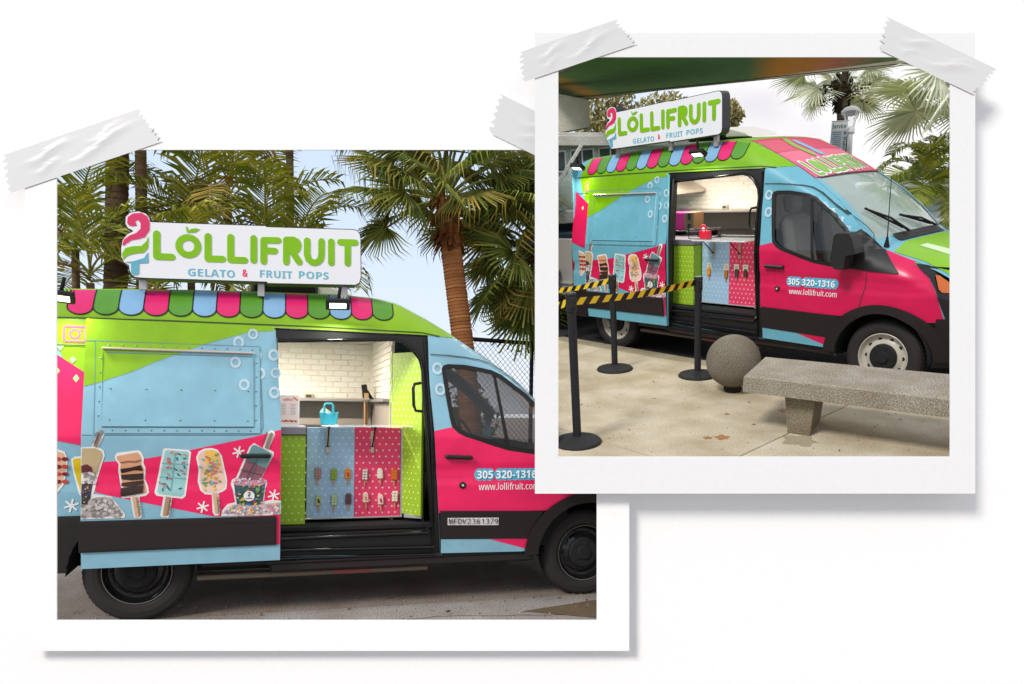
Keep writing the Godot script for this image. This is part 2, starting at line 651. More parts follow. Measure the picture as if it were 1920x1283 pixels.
	if true:
		var p0 := sticker(body, "", [["p0_out", Color(0.86, 0.84, 0.8)], ["p0_in", S(238, 190, 160)]], side)
		for k in 12:
			p0.col = [S(216, 70, 50), S(140, 30, 30)][k % 2]
			p0.skin(disc(Vector2(-0.50 + 0.04 * (k % 3), 0.98 + 0.05 * (k / 3)), 0.02, 0.014, 7), [], side, 0.007, CX, CY)
		solid("pop_sticker", p0, M.paint, body)
		solid("pop_sticker", sticker(body, "", [["p1_out", Color(0.86, 0.84, 0.8)], ["p1_in", S(236, 200, 30)]], side), M.paint, body)
	# awning print along the roof edge: scallops with black outlines
	var aw := shape()
	var ink := shape(S(14, 22, 18))
	var cols := [S(236, 44, 118), S(96, 160, 50), S(140, 188, 226)]
	for k in 14:
		var a := -0.446 + k * 0.1562
		var b := a + 0.1562
		var p := PackedVector2Array()
		var yb := 2.15 + 0.0045 * k
		var arc := PackedVector2Array()
		for i in 13:
			var q := PI + PI * i / 12
			arc.append(Vector2((a + b) / 2 + cos(q) * 0.0781, yb + sin(q) * 0.055))
		p.append_array(arc)
		p.append(Vector2(b, top_edge(b) - 0.012))
		p.append(Vector2(a, top_edge(a) - 0.012))
		aw.col = cols[k % 3]
		aw.skin(fix(p), [], side, 0.006, CX, CY)
		line_on(ink, arc, 0.0075, side, 0.0085)
		line_on(ink, PackedVector2Array([Vector2(b, yb), Vector2(b, top_edge(b) - 0.012)]), 0.007, side, 0.009)
	line_on(ink, PackedVector2Array([Vector2(-0.446, 2.15), Vector2(-0.446, 2.27)]), 0.007, side, 0.009)
	solid("awning_print", aw, M.paint, body)
	solid("awning_outline", ink, M.paint, body)
	# creases and seams
	var seams := [PackedVector2Array([Vector2(-0.62, 2.066), Vector2(0.131, 2.079), Vector2(1.2, 2.083), Vector2(1.951, 2.072), Vector2(2.1, 2.05)]), pts("seam_top"), PackedVector2Array([Vector2(-0.62, 1.885), Vector2(-0.31, 1.885)])]
	if pop_side:
		seams.append(pts("seam_door"))
	for l in seams:
		var seam := shape(S(40, 52, 40))
		line_on(seam, l, 0.0065, side, 0.0085)
		solid("panel_seam", seam, M.trim, body)
	# cladding and sills
	var rear_clad := shape(BLACK)
	rear_clad.skin(fix(PackedVector2Array([Vector2(-0.66, 0.37), Vector2(-0.3, 0.37), Vector2(-0.3, 0.753), Vector2(-0.66, 0.753)])), [arch_r], side, 0.012, CX, CY)
	solid("cladding", rear_clad, M.trim, van)
	var clad := shape(BLACK)
	clad.skin(fix(pts("clad_f")), [arch_f], side, 0.014, CX, CY)
	var flare := disc(Vector2(3.3, 0.345), 0.535, 0.5, 48)
	for q in Geometry2D.intersect_polygons(flare, fix(PackedVector2Array([Vector2(2.5, 0.36), Vector2(3.95 if pop_side else 3.47, 0.36), Vector2(3.95 if pop_side else 3.47, 1.0), Vector2(2.5, 1.0)]))):
		clad.skin(q, [arch_f], side, 0.024, CX, CY)
	if pop_side:
		clad.skin(fix(PackedVector2Array([Vector2(3.7, 0.34), Vector2(3.95, 0.34), Vector2(3.95, 0.745), Vector2(3.72, 0.742)])), [arch_f], side, 0.01, CX, CY)
		clad.skin(fix(pts("bumper")), [], side, 0.012, CX, CY)
	solid("cladding", clad, M.trim, van)
	var sill := shape(BLACK)
	sill.box(Vector3(1.86, 0.345, -0.1), Vector3(1.98, 0.07, 0.16), 0.015)
	sill.box(Vector3(1.48, 0.385, -0.03), Vector3(1.3, 0.035, 0.05), 0.012)
	solid("sill", sill, M.trim, van)
	var step := shape(S(112, 98, 84))
	step.box(Vector3(1.2, 0.275, -0.16), Vector3(1.65, 0.035, 0.12), 0.008)
	step.col = S(150, 70, 66)
	step.box(Vector3(1.45, 0.276, -0.0985), Vector3(0.28, 0.024, 0.004))
	solid("step_board", step, M.trim, van)
	for c in [Vector2(3.3, 0.345), Vector2(0.0, 0.345)]:
		var liner := shape(S(12, 12, 12))
		liner.xf = Transform3D(Basis(Vector3(1, 0, 0), Vector3(0, 0, 1), Vector3(0, -1, 0)), Vector3(c.x, c.y, -0.01))
		liner.lathe([Vector2(0.42, 0.0), Vector2(0.43, -0.36), Vector2(0.0, -0.37)], 32, -PI)
		solid("wheel_arch_liner", liner, M.rubber, van)
	var under := shape(S(14, 14, 14))
	under.box(Vector3(1.62, 0.42, mid), Vector3(2.5, 0.22, -2.0 * mid - 0.36))
	under.box(Vector3(1.62, 0.3, mid), Vector3(4.3 if pop_side else 3.2, 0.12, 0.6))
	under.box(Vector3(-0.53, 0.45, mid), Vector3(0.2, 0.2, -2.0 * mid - 0.26))
	solid("underbody", under, M.rubber, van)
	for wz in [[-0.075, 1.0], [2.0 * mid + 0.075, -1.0]]:
		make_wheel(van, 0.0, wz[0], wz[1], pop_side)
		make_wheel(van, 3.3, wz[0], wz[1], pop_side)
	# far side, roof, rear
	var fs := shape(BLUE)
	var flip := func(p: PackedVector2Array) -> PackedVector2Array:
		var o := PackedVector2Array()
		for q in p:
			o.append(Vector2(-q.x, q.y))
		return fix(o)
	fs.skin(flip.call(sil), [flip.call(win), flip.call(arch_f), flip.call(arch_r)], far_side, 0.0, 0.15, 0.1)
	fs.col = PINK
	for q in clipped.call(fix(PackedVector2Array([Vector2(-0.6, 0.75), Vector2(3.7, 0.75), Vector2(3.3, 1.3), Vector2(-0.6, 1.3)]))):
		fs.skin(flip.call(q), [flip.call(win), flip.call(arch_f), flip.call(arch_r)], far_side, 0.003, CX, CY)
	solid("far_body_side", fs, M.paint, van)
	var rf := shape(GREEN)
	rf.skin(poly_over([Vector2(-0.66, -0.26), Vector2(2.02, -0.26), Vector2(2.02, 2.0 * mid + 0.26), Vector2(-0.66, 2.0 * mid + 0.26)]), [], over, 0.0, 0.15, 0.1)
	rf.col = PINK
	rf.skin(poly_over([Vector2(1.7, -0.32), Vector2(2.02, -0.275), Vector2(2.02, 2.0 * mid + 0.275), Vector2(1.7, 2.0 * mid + 0.32)]), [], over, 0.002, 0.15, 0.1)
	var e0 := PackedVector2Array()
	var fr := []
	for k in 9:
		fr.append(Vector2(2.02 + k * 0.05375, z_edge(2.02 + k * 0.05375)))
	for k in 9:
		var fx := 2.45 - k * 0.05375
		fr.append(Vector2(fx, 2.0 * mid - z_edge(fx)))
	rf.col = S(240, 92, 130)  # wrap pink made paler: sky glare on the roof front put into the colour
	rf.skin(poly_over(fr), [], over, 0.0, 0.1, 0.1)
	rf.col = Color(0.82, 0.83, 0.82)
	var word := sign_strokes(Vector2(-0.36, 2.4), Vector2(2.0 * mid + 0.36, 2.15), true)
	for l in word:
		for q in strokes([l], 0.072):
			rf.skin(q, [], over, 0.004, 0.3, 0.1)
	rf.col = GREEN
	for l in word:
		for q in strokes([l], 0.036):
			rf.skin(q, [], over, 0.0065, 0.3, 0.1)
	rf.col = GREEN
	for q in strokes([PackedVector2Array([Vector2(-0.75, 2.1), Vector2(-0.72, 1.96), Vector2(-0.78, 1.8)])], 0.09):
		rf.skin(q, [], over, 0.005, 0.3, 0.1)
	rf.col = S(110, 190, 226)
	for q in strokes([PackedVector2Array([Vector2(-0.9, 2.1), Vector2(-0.9, 1.86)])], 0.09):
		rf.skin(q, [], over, 0.005, 0.3, 0.1)
	solid("roof", rf, M.paint, van)
	var edge := shape(S(120, 16, 50))
	var near := PackedVector2Array()
	for k in 10:
		var ex := 1.62 + k * 0.092
		near.append(Vector2(z_edge(ex) - 0.005, ex))
	line_on(edge, near, 0.012, over, 0.006)
	line_on(edge, PackedVector2Array([Vector2(-0.27, 2.45), Vector2(2.0 * mid + 0.27, 2.45)]), 0.014, over, 0.006)
	solid("roof_wrap_edge", edge, M.trim, van)
	# windscreen and bonnet
	var ws_end := 3.07 if pop_side else 3.02
	var glass := []
	var frit := []
	for k in 8:
		var gx := 2.45 + k * (ws_end - 2.45) / 7.0
		glass.append(Vector2(gx, z_edge(gx)))
	for k in 8:
		var gx := ws_end - k * (ws_end - 2.45) / 7.0
		glass.append(Vector2(gx, 2.0 * mid - z_edge(gx)))
	var wsg := shape()
	wsg.skin(poly_over(glass), [], over, -0.004, 0.12, 0.08)
	solid("windscreen", wsg, M.windscreen, van)
	for sgn in [0, 1]:
		var ap := shape(BLUE)
		var l := PackedVector2Array()
		for k in 8:
			var gx := 2.44 + k * (ws_end - 2.44) / 7.0
			var zz := z_edge(gx) - 0.028
			l.append(Vector2(zz if sgn == 0 else 2.0 * mid - zz, gx))
		line_on(ap, l, 0.066, over, 0.002)
		solid("windscreen_pillar", ap, M.paint, van)
	if pop_side:
		var hood := []
		for k in 8:
			hood.append(Vector2(3.07 + k * 0.12, z_edge(3.07 + k * 0.12)))
		for k in 8:
			var hx := 3.91 - k * 0.12
			hood.append(Vector2(hx, 2.0 * mid - z_edge(hx)))
		var hs := shape(BLUE)
		hs.skin(poly_over(hood), [], over, 0.0, 0.15, 0.08)
		hs.col = GREEN
		hs.skin(poly_over([Vector2(3.28, -0.16), Vector2(3.9, -0.24), Vector2(3.9, 2.0 * mid + 0.24), Vector2(3.28, 2.0 * mid + 0.16), Vector2(3.17, 2.0 * mid + 0.4), Vector2(3.17, -0.44)]), [], over, 0.003, 0.15, 0.08)
		hs.col = S(214, 236, 190)  # pale streak: white glare on the bonnet painted as colour
		hs.skin(poly_over([Vector2(3.3, -0.42), Vector2(3.9, -0.5), Vector2(3.9, -0.7), Vector2(3.3, -0.52)]), [], over, 0.005, 0.15, 0.08)
		solid("bonnet", hs, M.paint, van)
		var cowl := shape(S(18, 18, 19))
		cowl.skin(poly_over([Vector2(3.06, -0.42), Vector2(3.15, -0.42), Vector2(3.15, -1.34), Vector2(3.06, -1.34)]), [], over, 0.012, 0.15, 0.08)
		solid("cowl_grille", cowl, M.trim, van)
		cowl = shape(S(18, 18, 19))
		cowl.skin(poly_over([Vector2(3.42, -0.65), Vector2(3.5, -0.62), Vector2(3.5, -1.14), Vector2(3.42, -1.11)]), [], over, 0.01, 0.15, 0.08)
		solid("cowl_grille", cowl, M.trim, van)
		for w in [[Vector2(-0.62, 3.08), Vector2(-0.36, 2.86)], [Vector2(-1.2, 3.08), Vector2(-0.74, 2.95)]]:
			var wp := shape(S(12, 12, 12))
			var a := over(w[0]) + Vector3(0.02, 0.03, 0)
			var b := over(w[1]) + Vector3(0.015, 0.02, 0)
			wp.tube(PackedVector3Array([a, (a + b) / 2 + Vector3(0.02, 0.02, 0), b]), 0.012, 0.008, 6)
			wp.box((a * 0.4 + b * 0.6), Vector3(0.02, 0.02, (b - a).length() * 0.9), 0.004, Basis.looking_at((b - a).normalized(), Vector3.UP))
			solid("wiper", wp, M.rubber, van)
		var ant := shape(S(14, 14, 14))
		var ab := over(Vector2(-0.2, 3.18))
		ant.tube(PackedVector3Array([ab, ab + Vector3(0, 0.09, 0)]), 0.026, 0.008, 10)
		ant.tube(PackedVector3Array([ab + Vector3(0, 0.09, 0), ab + Vector3(-0.01, 0.6, 0)]), 0.005, 0.003, 6)
		solid("aerial", ant, M.rubber, van)
		var hl := shape(S(16, 17, 18))
		hl.skin(fix(pts("headlight")), [], side, 0.016, CX, CY)
		var lamp := solid("headlight", hl, M.gloss_black, van)
		var ind := shape(S(196, 98, 36))
		ind.skin(fix(pts("indicator")), [], side, 0.026, CX, CY)
		solid("indicator_lens", ind, M.gloss_black, lamp)
		var gr := shape(S(16, 16, 16))
		gr.box(Vector3(3.9, 0.62, mid), Vector3(0.1, 0.62, 1.2), 0.04)
		for k in 4:
			gr.box(Vector3(3.955, 0.5 + 0.09 * k, mid), Vector3(0.02, 0.03, 1.0), 0.006)
		solid("front_grille", gr, M.trim, van)
	else:
		var blank := shape(S(12, 12, 12))
		blank.box(Vector3(2.7, 0.62, mid), Vector3(0.9, 0.4, 1.9))
		solid("cab_floor", blank, M.rubber, van)
	var back := shape(BLUE)
	back.box(Vector3(-0.655, 1.3, mid), Vector3(0.02, 1.85, -2.0 * mid - 0.14), 0.004)
	solid("rear_door", back, M.paint, van)
	if pop_side:
		var tl := shape(S(150, 14, 20))
		tl.box(Vector3(-0.645, 1.0, -0.05), Vector3(0.06, 0.46, 0.05), 0.012)
		solid("tail_light", tl, M.gloss_black, van)
		var gate := shape(S(190, 188, 184))
		gate.box(Vector3(-0.86, 0.78, -0.26), Vector3(0.36, 0.02, 0.5))
		gate.box(Vector3(-0.86, 0.98, -0.05), Vector3(0.34, 0.72, 0.03), 0.006)
		solid("rear_step_plate", gate, M.tread, van)
	# front door: window, divider, handle, lettering
	var fd := Node3D.new()
	fd.name = "front_door"
	van.add_child(fd, true)
	var wg := shape()
	var wide: PackedVector2Array = Geometry2D.offset_polygon(win, 0.012, Geometry2D.JOIN_MITER)[0]
	for q in Geometry2D.intersect_polygons(wide, cut):
		wg.skin(q, [], side, -0.005, CX, CY)
	solid("window_glass", wg, M.tinted, fd)
	var trim := shape(S(10, 10, 10))
	var loop := win.duplicate()
	loop.append(win[0])
	for q in Geometry2D.offset_polyline(loop, 0.017, Geometry2D.JOIN_ROUND, Geometry2D.END_JOINED):
		if not Geometry2D.is_polygon_clockwise(q):
			var inner := []
			for w in Geometry2D.offset_polygon(win, -0.017, Geometry2D.JOIN_MITER):
				inner.append(w)
			for c2 in Geometry2D.intersect_polygons(q, cut):
				trim.skin(c2, inner, side, 0.0065, CX, CY)
			break
	trim.skin(fix(pts("divider")), [], side, 0.003, CX, CY)
	solid("window_trim", trim, M.trim, fd)
	if pop_side:
		var tri := shape(S(14, 14, 15))
		tri.skin(fix(pts("mirror_tri")), [], side, 0.014, CX, CY)
		solid("mirror_mount", tri, M.trim, fd)
		var mi := shape(S(26, 25, 25))
		var mp := fix(pts("mirror"))
		mi.xf = Transform3D(Basis(), Vector3(0, 0, 0.06))
		mi.prism(simplify(mp, 0.012), -0.02, 0.14, 0.02)
		solid("mirror", mi, M.trim, fd)
	var hd := shape(S(14, 14, 14))
	hd.box(side(Vector2(2.228, 1.133)) + Vector3(0, 0, 0.035), Vector3(0.21, 0.032, 0.028), 0.011, rot(0, 0, -2))
	hd.box(side(Vector2(2.14, 1.137)) + Vector3(0, 0, 0.015), Vector3(0.03, 0.03, 0.035), 0.006)
	hd.box(side(Vector2(2.31, 1.131)) + Vector3(0, 0, 0.015), Vector3(0.03, 0.03, 0.035), 0.006)
	solid("door_handle", hd, M.trim, fd)
	var dish := shape(S(196, 24, 78))
	dish.skin(disc(Vector2(2.235, 1.135), 0.05, 0.046, 20), [], side, 0.004, CX, CY)
	solid("handle_dish", dish, M.paint, fd)
	var lk := shape(S(12, 12, 12))
	lk.xf = Transform3D(Basis(Vector3(1, 0, 0), Vector3(0, 0, 1), Vector3(0, -1, 0)), side(pts("lock")[0]))
	lk.lathe([Vector2(0.026, 0.0), Vector2(0.026, 0.012), Vector2(0.018, 0.016), Vector2(0.0, 0.016)], 20)
	lk.col = S(210, 210, 205)
	lk.lathe([Vector2(0.009, 0.016), Vector2(0.009, 0.02), Vector2(0.0, 0.02)], 12)
	solid("door_lock", lk, M.trim, fd)
	var halo := shape(S(96, 190, 222))
	for k in 12:
		if k == 3:
			continue
		halo.skin(disc(Vector2(2.395 + k * 0.0405, 0.997), 0.041, 0.05, 16), [], side, 0.0065 + 0.0002 * k, CX, CY)
	if pop_side:
		solid("phone_halo", halo, M.paint, fd)
		lettering(fd, "phone_number", "305 320-1316", Transform3D(Basis(), Vector3(2.372, 0.966, 0.0105)), 0.48, 0.062, Color(0.88, 0.9, 0.9))
		lettering(fd, "web_address", "www.lollifruit.com", Transform3D(Basis(), Vector3(2.389, 0.877, 0.0075)), 0.485, 0.056, Color(0.88, 0.86, 0.86), 0.002, false)
	else:
		solid("phone_halo", halo, M.paint, fd)
		lettering(fd, "phone_number", "305 320-1316", Transform3D(Basis(), Vector3(2.372, 0.966, 0.0105)), 0.48, 0.062, Color(0.88, 0.9, 0.9))
		lettering(fd, "web_address", "www.lollifruit.com", Transform3D(Basis(), Vector3(2.389, 0.877, 0.0075)), 0.485, 0.056, Color(0.88, 0.86, 0.86), 0.002, false)
		var tag := shape(Color(0.86, 0.82, 0.8))
		tag.skin(fix(pts("plate")), [], side, 0.018, CX, CY)
		solid("registration_label", tag, M.paint, fd)
		lettering(fd, "registration_number", "MFDV2361379", Transform3D(rot(0, 0, -1.6), Vector3(2.156, 0.626, 0.02)), 0.388, 0.042, Color(0.01, 0.01, 0.01), 0.002, true, true)
	make_opening(van, which)
	make_door(van)
	make_sign(van)
	make_cab(van, pop_side)
	return van

func make_opening(van: Node, which: String) -> void:
	var outer := fix(pts("frame_out"))
	var inner_l := PackedVector2Array([Vector2(0.84, 0.575), Vector2(0.84, 1.969)])
	inner_l.append_array(pts("frame_in"))
	inner_l.append_array(PackedVector2Array([Vector2(2.03, 0.6), Vector2(2.0, 0.578)]))
	var inner := fix(inner_l)
	var fr := shape(S(16, 16, 17))
	fr.skin(outer, [inner], side, -0.012, CX, CY)
	for i in inner.size():   # jambs
		var a := side(inner[i]) + Vector3(0, 0, -0.012)
		var b := side(inner[(i + 1) % inner.size()]) + Vector3(0, 0, -0.012)
		var m := (Vector2(1.45, 1.3) - (inner[i] + inner[(i + 1) % inner.size()]) / 2)
		fr.quad(a, b, b + Vector3(0, 0, -0.12), a + Vector3(0, 0, -0.12), Vector3(m.x, m.y, 0))
	var f := solid("door_frame", fr, M.trim, van)
	var seal := shape(S(9, 9, 9))
	var sp := PackedVector3Array()
	for q in pts("frame_in"):
		sp.append(side(q) + Vector3(0, 0, -0.004))
	sp.append(Vector3(2.0, 0.56, -0.01))
	sp.append(Vector3(0.9, 0.55, -0.01))
	seal.tube(sp, 0.014, 0.014, 6)
	seal.tube(PackedVector3Array([Vector3(2.045, 0.42, -0.01), Vector3(2.02, 1.33, -0.005), Vector3(1.99, 1.8, -0.1), Vector3(1.975, 2.03, -0.115)]), 0.009, 0.009, 6)
	seal.tube(PackedVector3Array([Vector3(0.9, 0.47, -0.005), Vector3(2.05, 0.45, -0.005)]), 0.013, 0.013, 6)
	seal.tube(PackedVector3Array([Vector3(0.9, 0.41, -0.005), Vector3(2.06, 0.395, -0.005)]), 0.009, 0.009, 6)
	solid("door_seal", seal, M.gloss_black, f)
	var grab := shape(S(13, 13, 13))
	grab.tube(PackedVector3Array([Vector3(1.945, 1.69, -0.08), Vector3(1.895, 1.68, -0.06), Vector3(1.885, 1.65, -0.055), Vector3(1.89, 1.52, -0.05), Vector3(1.905, 1.48, -0.05), Vector3(1.955, 1.475, -0.06)]), 0.012, 0.012, 8)
	solid("grab_handle", grab, M.gloss_black, f)
	# inside
	var rug := shape(S(20, 20, 20))
	rug.box(Vector3(0.72, 0.585, (zb - 0.15) / 2), Vector3(2.6, 0.03, -zb - 0.13))
	rug.box(Vector3(1.45, 0.6, -0.2), Vector3(1.2, 0.04, 0.2), 0.008)
	solid("floor", rug, M.rubber, van)
	var wall := shape(S(238, 231, 217))
	wall.box(Vector3(0.6, 1.38, zb), Vector3(2.36, 1.6, 0.02))
	var bw := solid("back_wall", wall, M.foam, van)
	var bricks := []
	for k in 3:
		var b := shape([S(240, 234, 222), S(242, 237, 226), S(237, 230, 216)][k])
		b.box(Vector3(), Vector3(0.13, 0.047, 0.008), 0.004)
		bricks.append(b.mesh())
	for row in 10:
		for k in 16:
			var bx := -0.47 + k * 0.138 + (0.069 if row % 2 else 0.0)
			if bx > 1.70:
				continue
			var o := part("brick", bricks[rng.randi() % 3], M.foam, bw)
			o.position = Vector3(bx, 1.6 + row * 0.053, zb + 0.013)
	var rw := shape(S(238, 231, 217))
	rw.box(Vector3(1.78, 1.38, (zb - 0.41) / 2), Vector3(0.02, 1.6, -zb - 0.41))
	var side_wall := solid("partition_wall", rw, M.foam, van)
	for row in 10:
		for k in 10:
			if -0.6 - k * 0.138 < zb:
				continue
			var o := part("brick", bricks[rng.randi() % 3], M.foam, side_wall)
			o.transform = Transform3D(rot(0, -90, 0), Vector3(1.765, 1.6 + row * 0.053, -0.55 - k * 0.138 + (0.069 if row % 2 else 0.0)))
	var splash := shape(S(172, 160, 150))
	splash.box(Vector3(0.6, 1.43, zb + 0.024), Vector3(2.3, 0.22, 0.022))
	splash.box(Vector3(1.767, 1.43, (zb - 0.41) / 2), Vector3(0.012, 0.22, -zb - 0.42))
	solid("splashback", splash, M.foam, van)
	var lid := shape(S(236, 232, 220))
	lid.box(Vector3(0.6, 2.13, (zb - 0.19) / 2), Vector3(2.36, 0.03, -zb - 0.19))
	lid.box(Vector3(-0.57, 1.38, (zb - 0.2) / 2), Vector3(0.03, 1.6, -zb - 0.2))
	solid("ceiling", lid, M.foam, van)
	var led := shape(Color(1, 0.97, 0.9))
	led.box(Vector3(0.55, 2.107, -0.75), Vector3(1.1, 0.02, 0.06))
	solid("ceiling_light", led, M.warm_glow, van)
	var ol := AreaLight3D.new()
	ol.name = "ceiling_light_source"
	van.add_child(ol, true)
	ol.transform = Transform3D(rot(-90, 0, 0), Vector3(0.55, 2.094, -0.75))
	ol.area_size = Vector2(1.1, 0.06)
	ol.light_color = Color(1.0, 0.97, 0.92)
	ol.light_energy = 2.0 if which == "kerb" else 3.6
	ol.set("area_range", 8.0)
	ol.shadow_enabled = true
	var sh := shape(S(176, 172, 166))
	sh.box(Vector3(0.6, 1.555, zb + 0.15), Vector3(2.3, 0.025, 0.26), 0.004)
	sh.box(Vector3(1.735, 1.555, -0.98), Vector3(0.06, 0.025, 1.0), 0.004)
	solid("steel_shelf", sh, M.metal, van)
	var pipe := shape(S(206, 164, 120))
	pipe.rod(Vector3(1.668, 1.2, zb + 0.3), Vector3(1.668, 1.54, zb + 0.3), 0.012)
	pipe.rod(Vector3(1.69, 1.2, zb + 0.28), Vector3(1.69, 1.54, zb + 0.28), 0.008)
	solid("copper_pipe", pipe, M.metal, van)
	var worktop := shape(S(60, 58, 58))
	worktop.box(Vector3(0.55, 1.3, zb + 0.36), Vector3(2.2, 0.04, 0.6), 0.006)
	worktop.box(Vector3(0.55, 0.98, zb + 0.4), Vector3(2.2, 0.6, 0.6))
	solid("worktop", worktop, M.metal, van)
	# counter: green cabinet, blue and pink fronts with white dots
	var gb := shape(S(150, 190, 36))
	gb.box(Vector3(0.36, 0.955, -0.38), Vector3(1.5, 0.66, 0.42), 0.004)
	gb.col = S(206, 224, 140)
	for i in 9:
		for j in 13:
			gb.box(Vector3(0.72 + i * 0.046 + (0.023 if j % 2 else 0.0), 0.66 + j * 0.05, -0.169), Vector3(0.012, 0.012, 0.002), 0.0, rot(0, 0, 45))
	solid("green_cabinet", gb, M.satin, van)
	var gt := shape(S(150, 146, 156))
	gt.box(Vector3(0.36, 1.318, -0.38), Vector3(1.51, 0.06, 0.44), 0.006)
	solid("cabinet_top", gt, M.metal, van)
	for k in 2:
		var pn := shape([S(160, 196, 224), S(232, 60, 104)][k])
		var px: float = [1.3, 1.655][k]
		var w: float = [0.356, 0.352][k]
		pn.box(Vector3(px, 0.995, -0.322), Vector3(w, 0.69, 0.02), 0.002)
		pn.col = [S(206, 224, 238), S(246, 190, 204)][k]
		for i in 7:
			for j in 14:
				pn.xf = Transform3D(Basis(Vector3(1, 0, 0), Vector3(0, 0, 1), Vector3(0, -1, 0)), Vector3(px - w / 2 + 0.028 + i * 0.05 + (0.012 if j % 2 else -0.012), 0.68 + j * 0.0485, -0.312))
				pn.lathe([Vector2(0.0078, 0.0), Vector2(0.0078, 0.0016), Vector2(0.0, 0.0016)], 8)
		solid(["blue_counter_panel", "pink_counter_panel"][k], pn, M.satin, van)
	var core := shape(S(40, 40, 42))
	core.box(Vector3(1.48, 0.98, -0.55), Vector3(0.7, 0.7, 0.4))
	solid("counter_core", core, M.rubber, van)
	var tr := shape(S(196, 194, 190))
	tr.box(Vector3(1.842, 0.99, -0.315), Vector3(0.018, 0.7, 0.03), 0.003)
	tr.box(Vector3(1.48, 0.645, -0.312), Vector3(0.74, 0.012, 0.03), 0.003)
	tr.box(Vector3(1.92, 0.66, -0.2), Vector3(0.15, 0.03, 0.02), 0.003, rot(0, -32, 0))
	solid("steel_trim", tr, M.metal, van)
	var acr := shape(Color(0.85, 0.86, 0.88))
	acr.box(Vector3(1.55, 1.36, -0.15), Vector3(0.66, 0.01, 0.32), 0.002)
	solid("acrylic_shelf", acr, M.acrylic, van)
	for bx in [1.275, 1.612]:
		var br := shape(S(204, 190, 168))
		br.box(Vector3(bx, 1.23, -0.305), Vector3(0.026, 0.17, 0.012), 0.002)
		br.col = S(20, 20, 20)
		br.box(Vector3(bx, 1.345, -0.2), Vector3(0.016, 0.014, 0.24), 0.002)
		br.rod(Vector3(bx, 1.2, -0.298), Vector3(bx, 1.34, -0.12), 0.006, 6)
		br.box(Vector3(bx, 1.196, -0.298), Vector3(0.03, 0.008, 0.004))
		solid("shelf_bracket", br, M.metal, van)
	var gp := shape(S(158, 194, 44))
	var turn := rot(0, -57, 0)
	var gc := Vector3(1.868, 1.3, -0.285)
	gp.box(gc, Vector3(0.38, 1.26, 0.02), 0.0, turn)
	gp.col = S(214, 230, 150)
	for i in 7:
		for j in 25:
			gp.xf = Transform3D(turn, Vector3(gc.x, 0, gc.z)) * Transform3D(Basis(Vector3(1, 0, 0), Vector3(0, 0, 1), Vector3(0, -1, 0)), Vector3(-0.165 + i * 0.05 + (0.025 if j % 2 else 0.0), 0.7 + j * 0.049, 0.0105))
			gp.lathe([Vector2(0.008, 0.0), Vector2(0.008, 0.0015), Vector2(0.0, 0.0015)], 8)
	gp.xf = Transform3D()
	solid("green_partition", gp, M.satin, van)
	if which == "kerb":
		var hood := shape(S(214, 206, 190))
		hood.xf = Transform3D(Basis(Vector3(1, 0, 0), Vector3(0, 1, 0), Vector3(0, 0, 1)), Vector3(0, 0, -1.25))
		hood.prism(PackedVector2Array([Vector2(-0.5, 1.79), Vector2(0.23, 1.79), Vector2(0.23, 1.825), Vector2(0.0, 1.94), Vector2(-0.5, 1.94)]), -0.3, 0.3, 0.004)
		solid("cooker_hood", hood, M.metal, van)
		var tray := shape(S(30, 30, 31))
		for yy in [1.345, 1.4]:
			tray.rod(Vector3(0.1, yy, -0.5), Vector3(1.05, yy, -0.5), 0.008)
			tray.rod(Vector3(0.1, yy, -0.75), Vector3(1.05, yy, -0.75), 0.008)
		for xx in [0.15, 0.55, 1.0]:
			tray.box(Vector3(xx, 1.37, -0.62), Vector3(0.02, 0.06, 0.26), 0.004)
		solid("counter_rack", tray, M.metal, van)
	else:
		var hang := shape(S(46, 42, 36))
		hang.box(Vector3(1.66, 1.64, -1.5), Vector3(0.05, 0.13, 0.06), 0.006, rot(0, 0, 8))
		hang.box(Vector3(1.705, 1.6, -1.5), Vector3(0.03, 0.13, 0.06), 0.006, rot(0, 0, 34))
		hang.col = S(208, 176, 130)
		hang.box(Vector3(1.672, 1.6, -1.466), Vector3(0.04, 0.05, 0.01), 0.002)
		solid("steel_dispenser", hang, M.metal, van)
	var outlet := shape(S(190, 180, 160))
	var ox := 1.165 if which != "kerb" else 0.52
	outlet.box(Vector3(ox, 1.59, zb + 0.03), Vector3(0.085, 0.05, 0.03), 0.004)
	outlet.col = S(60, 58, 54)
	outlet.box(Vector3(ox, 1.59, zb + 0.046), Vector3(0.05, 0.026, 0.004))
	solid("wall_outlet", outlet, M.satin, van)

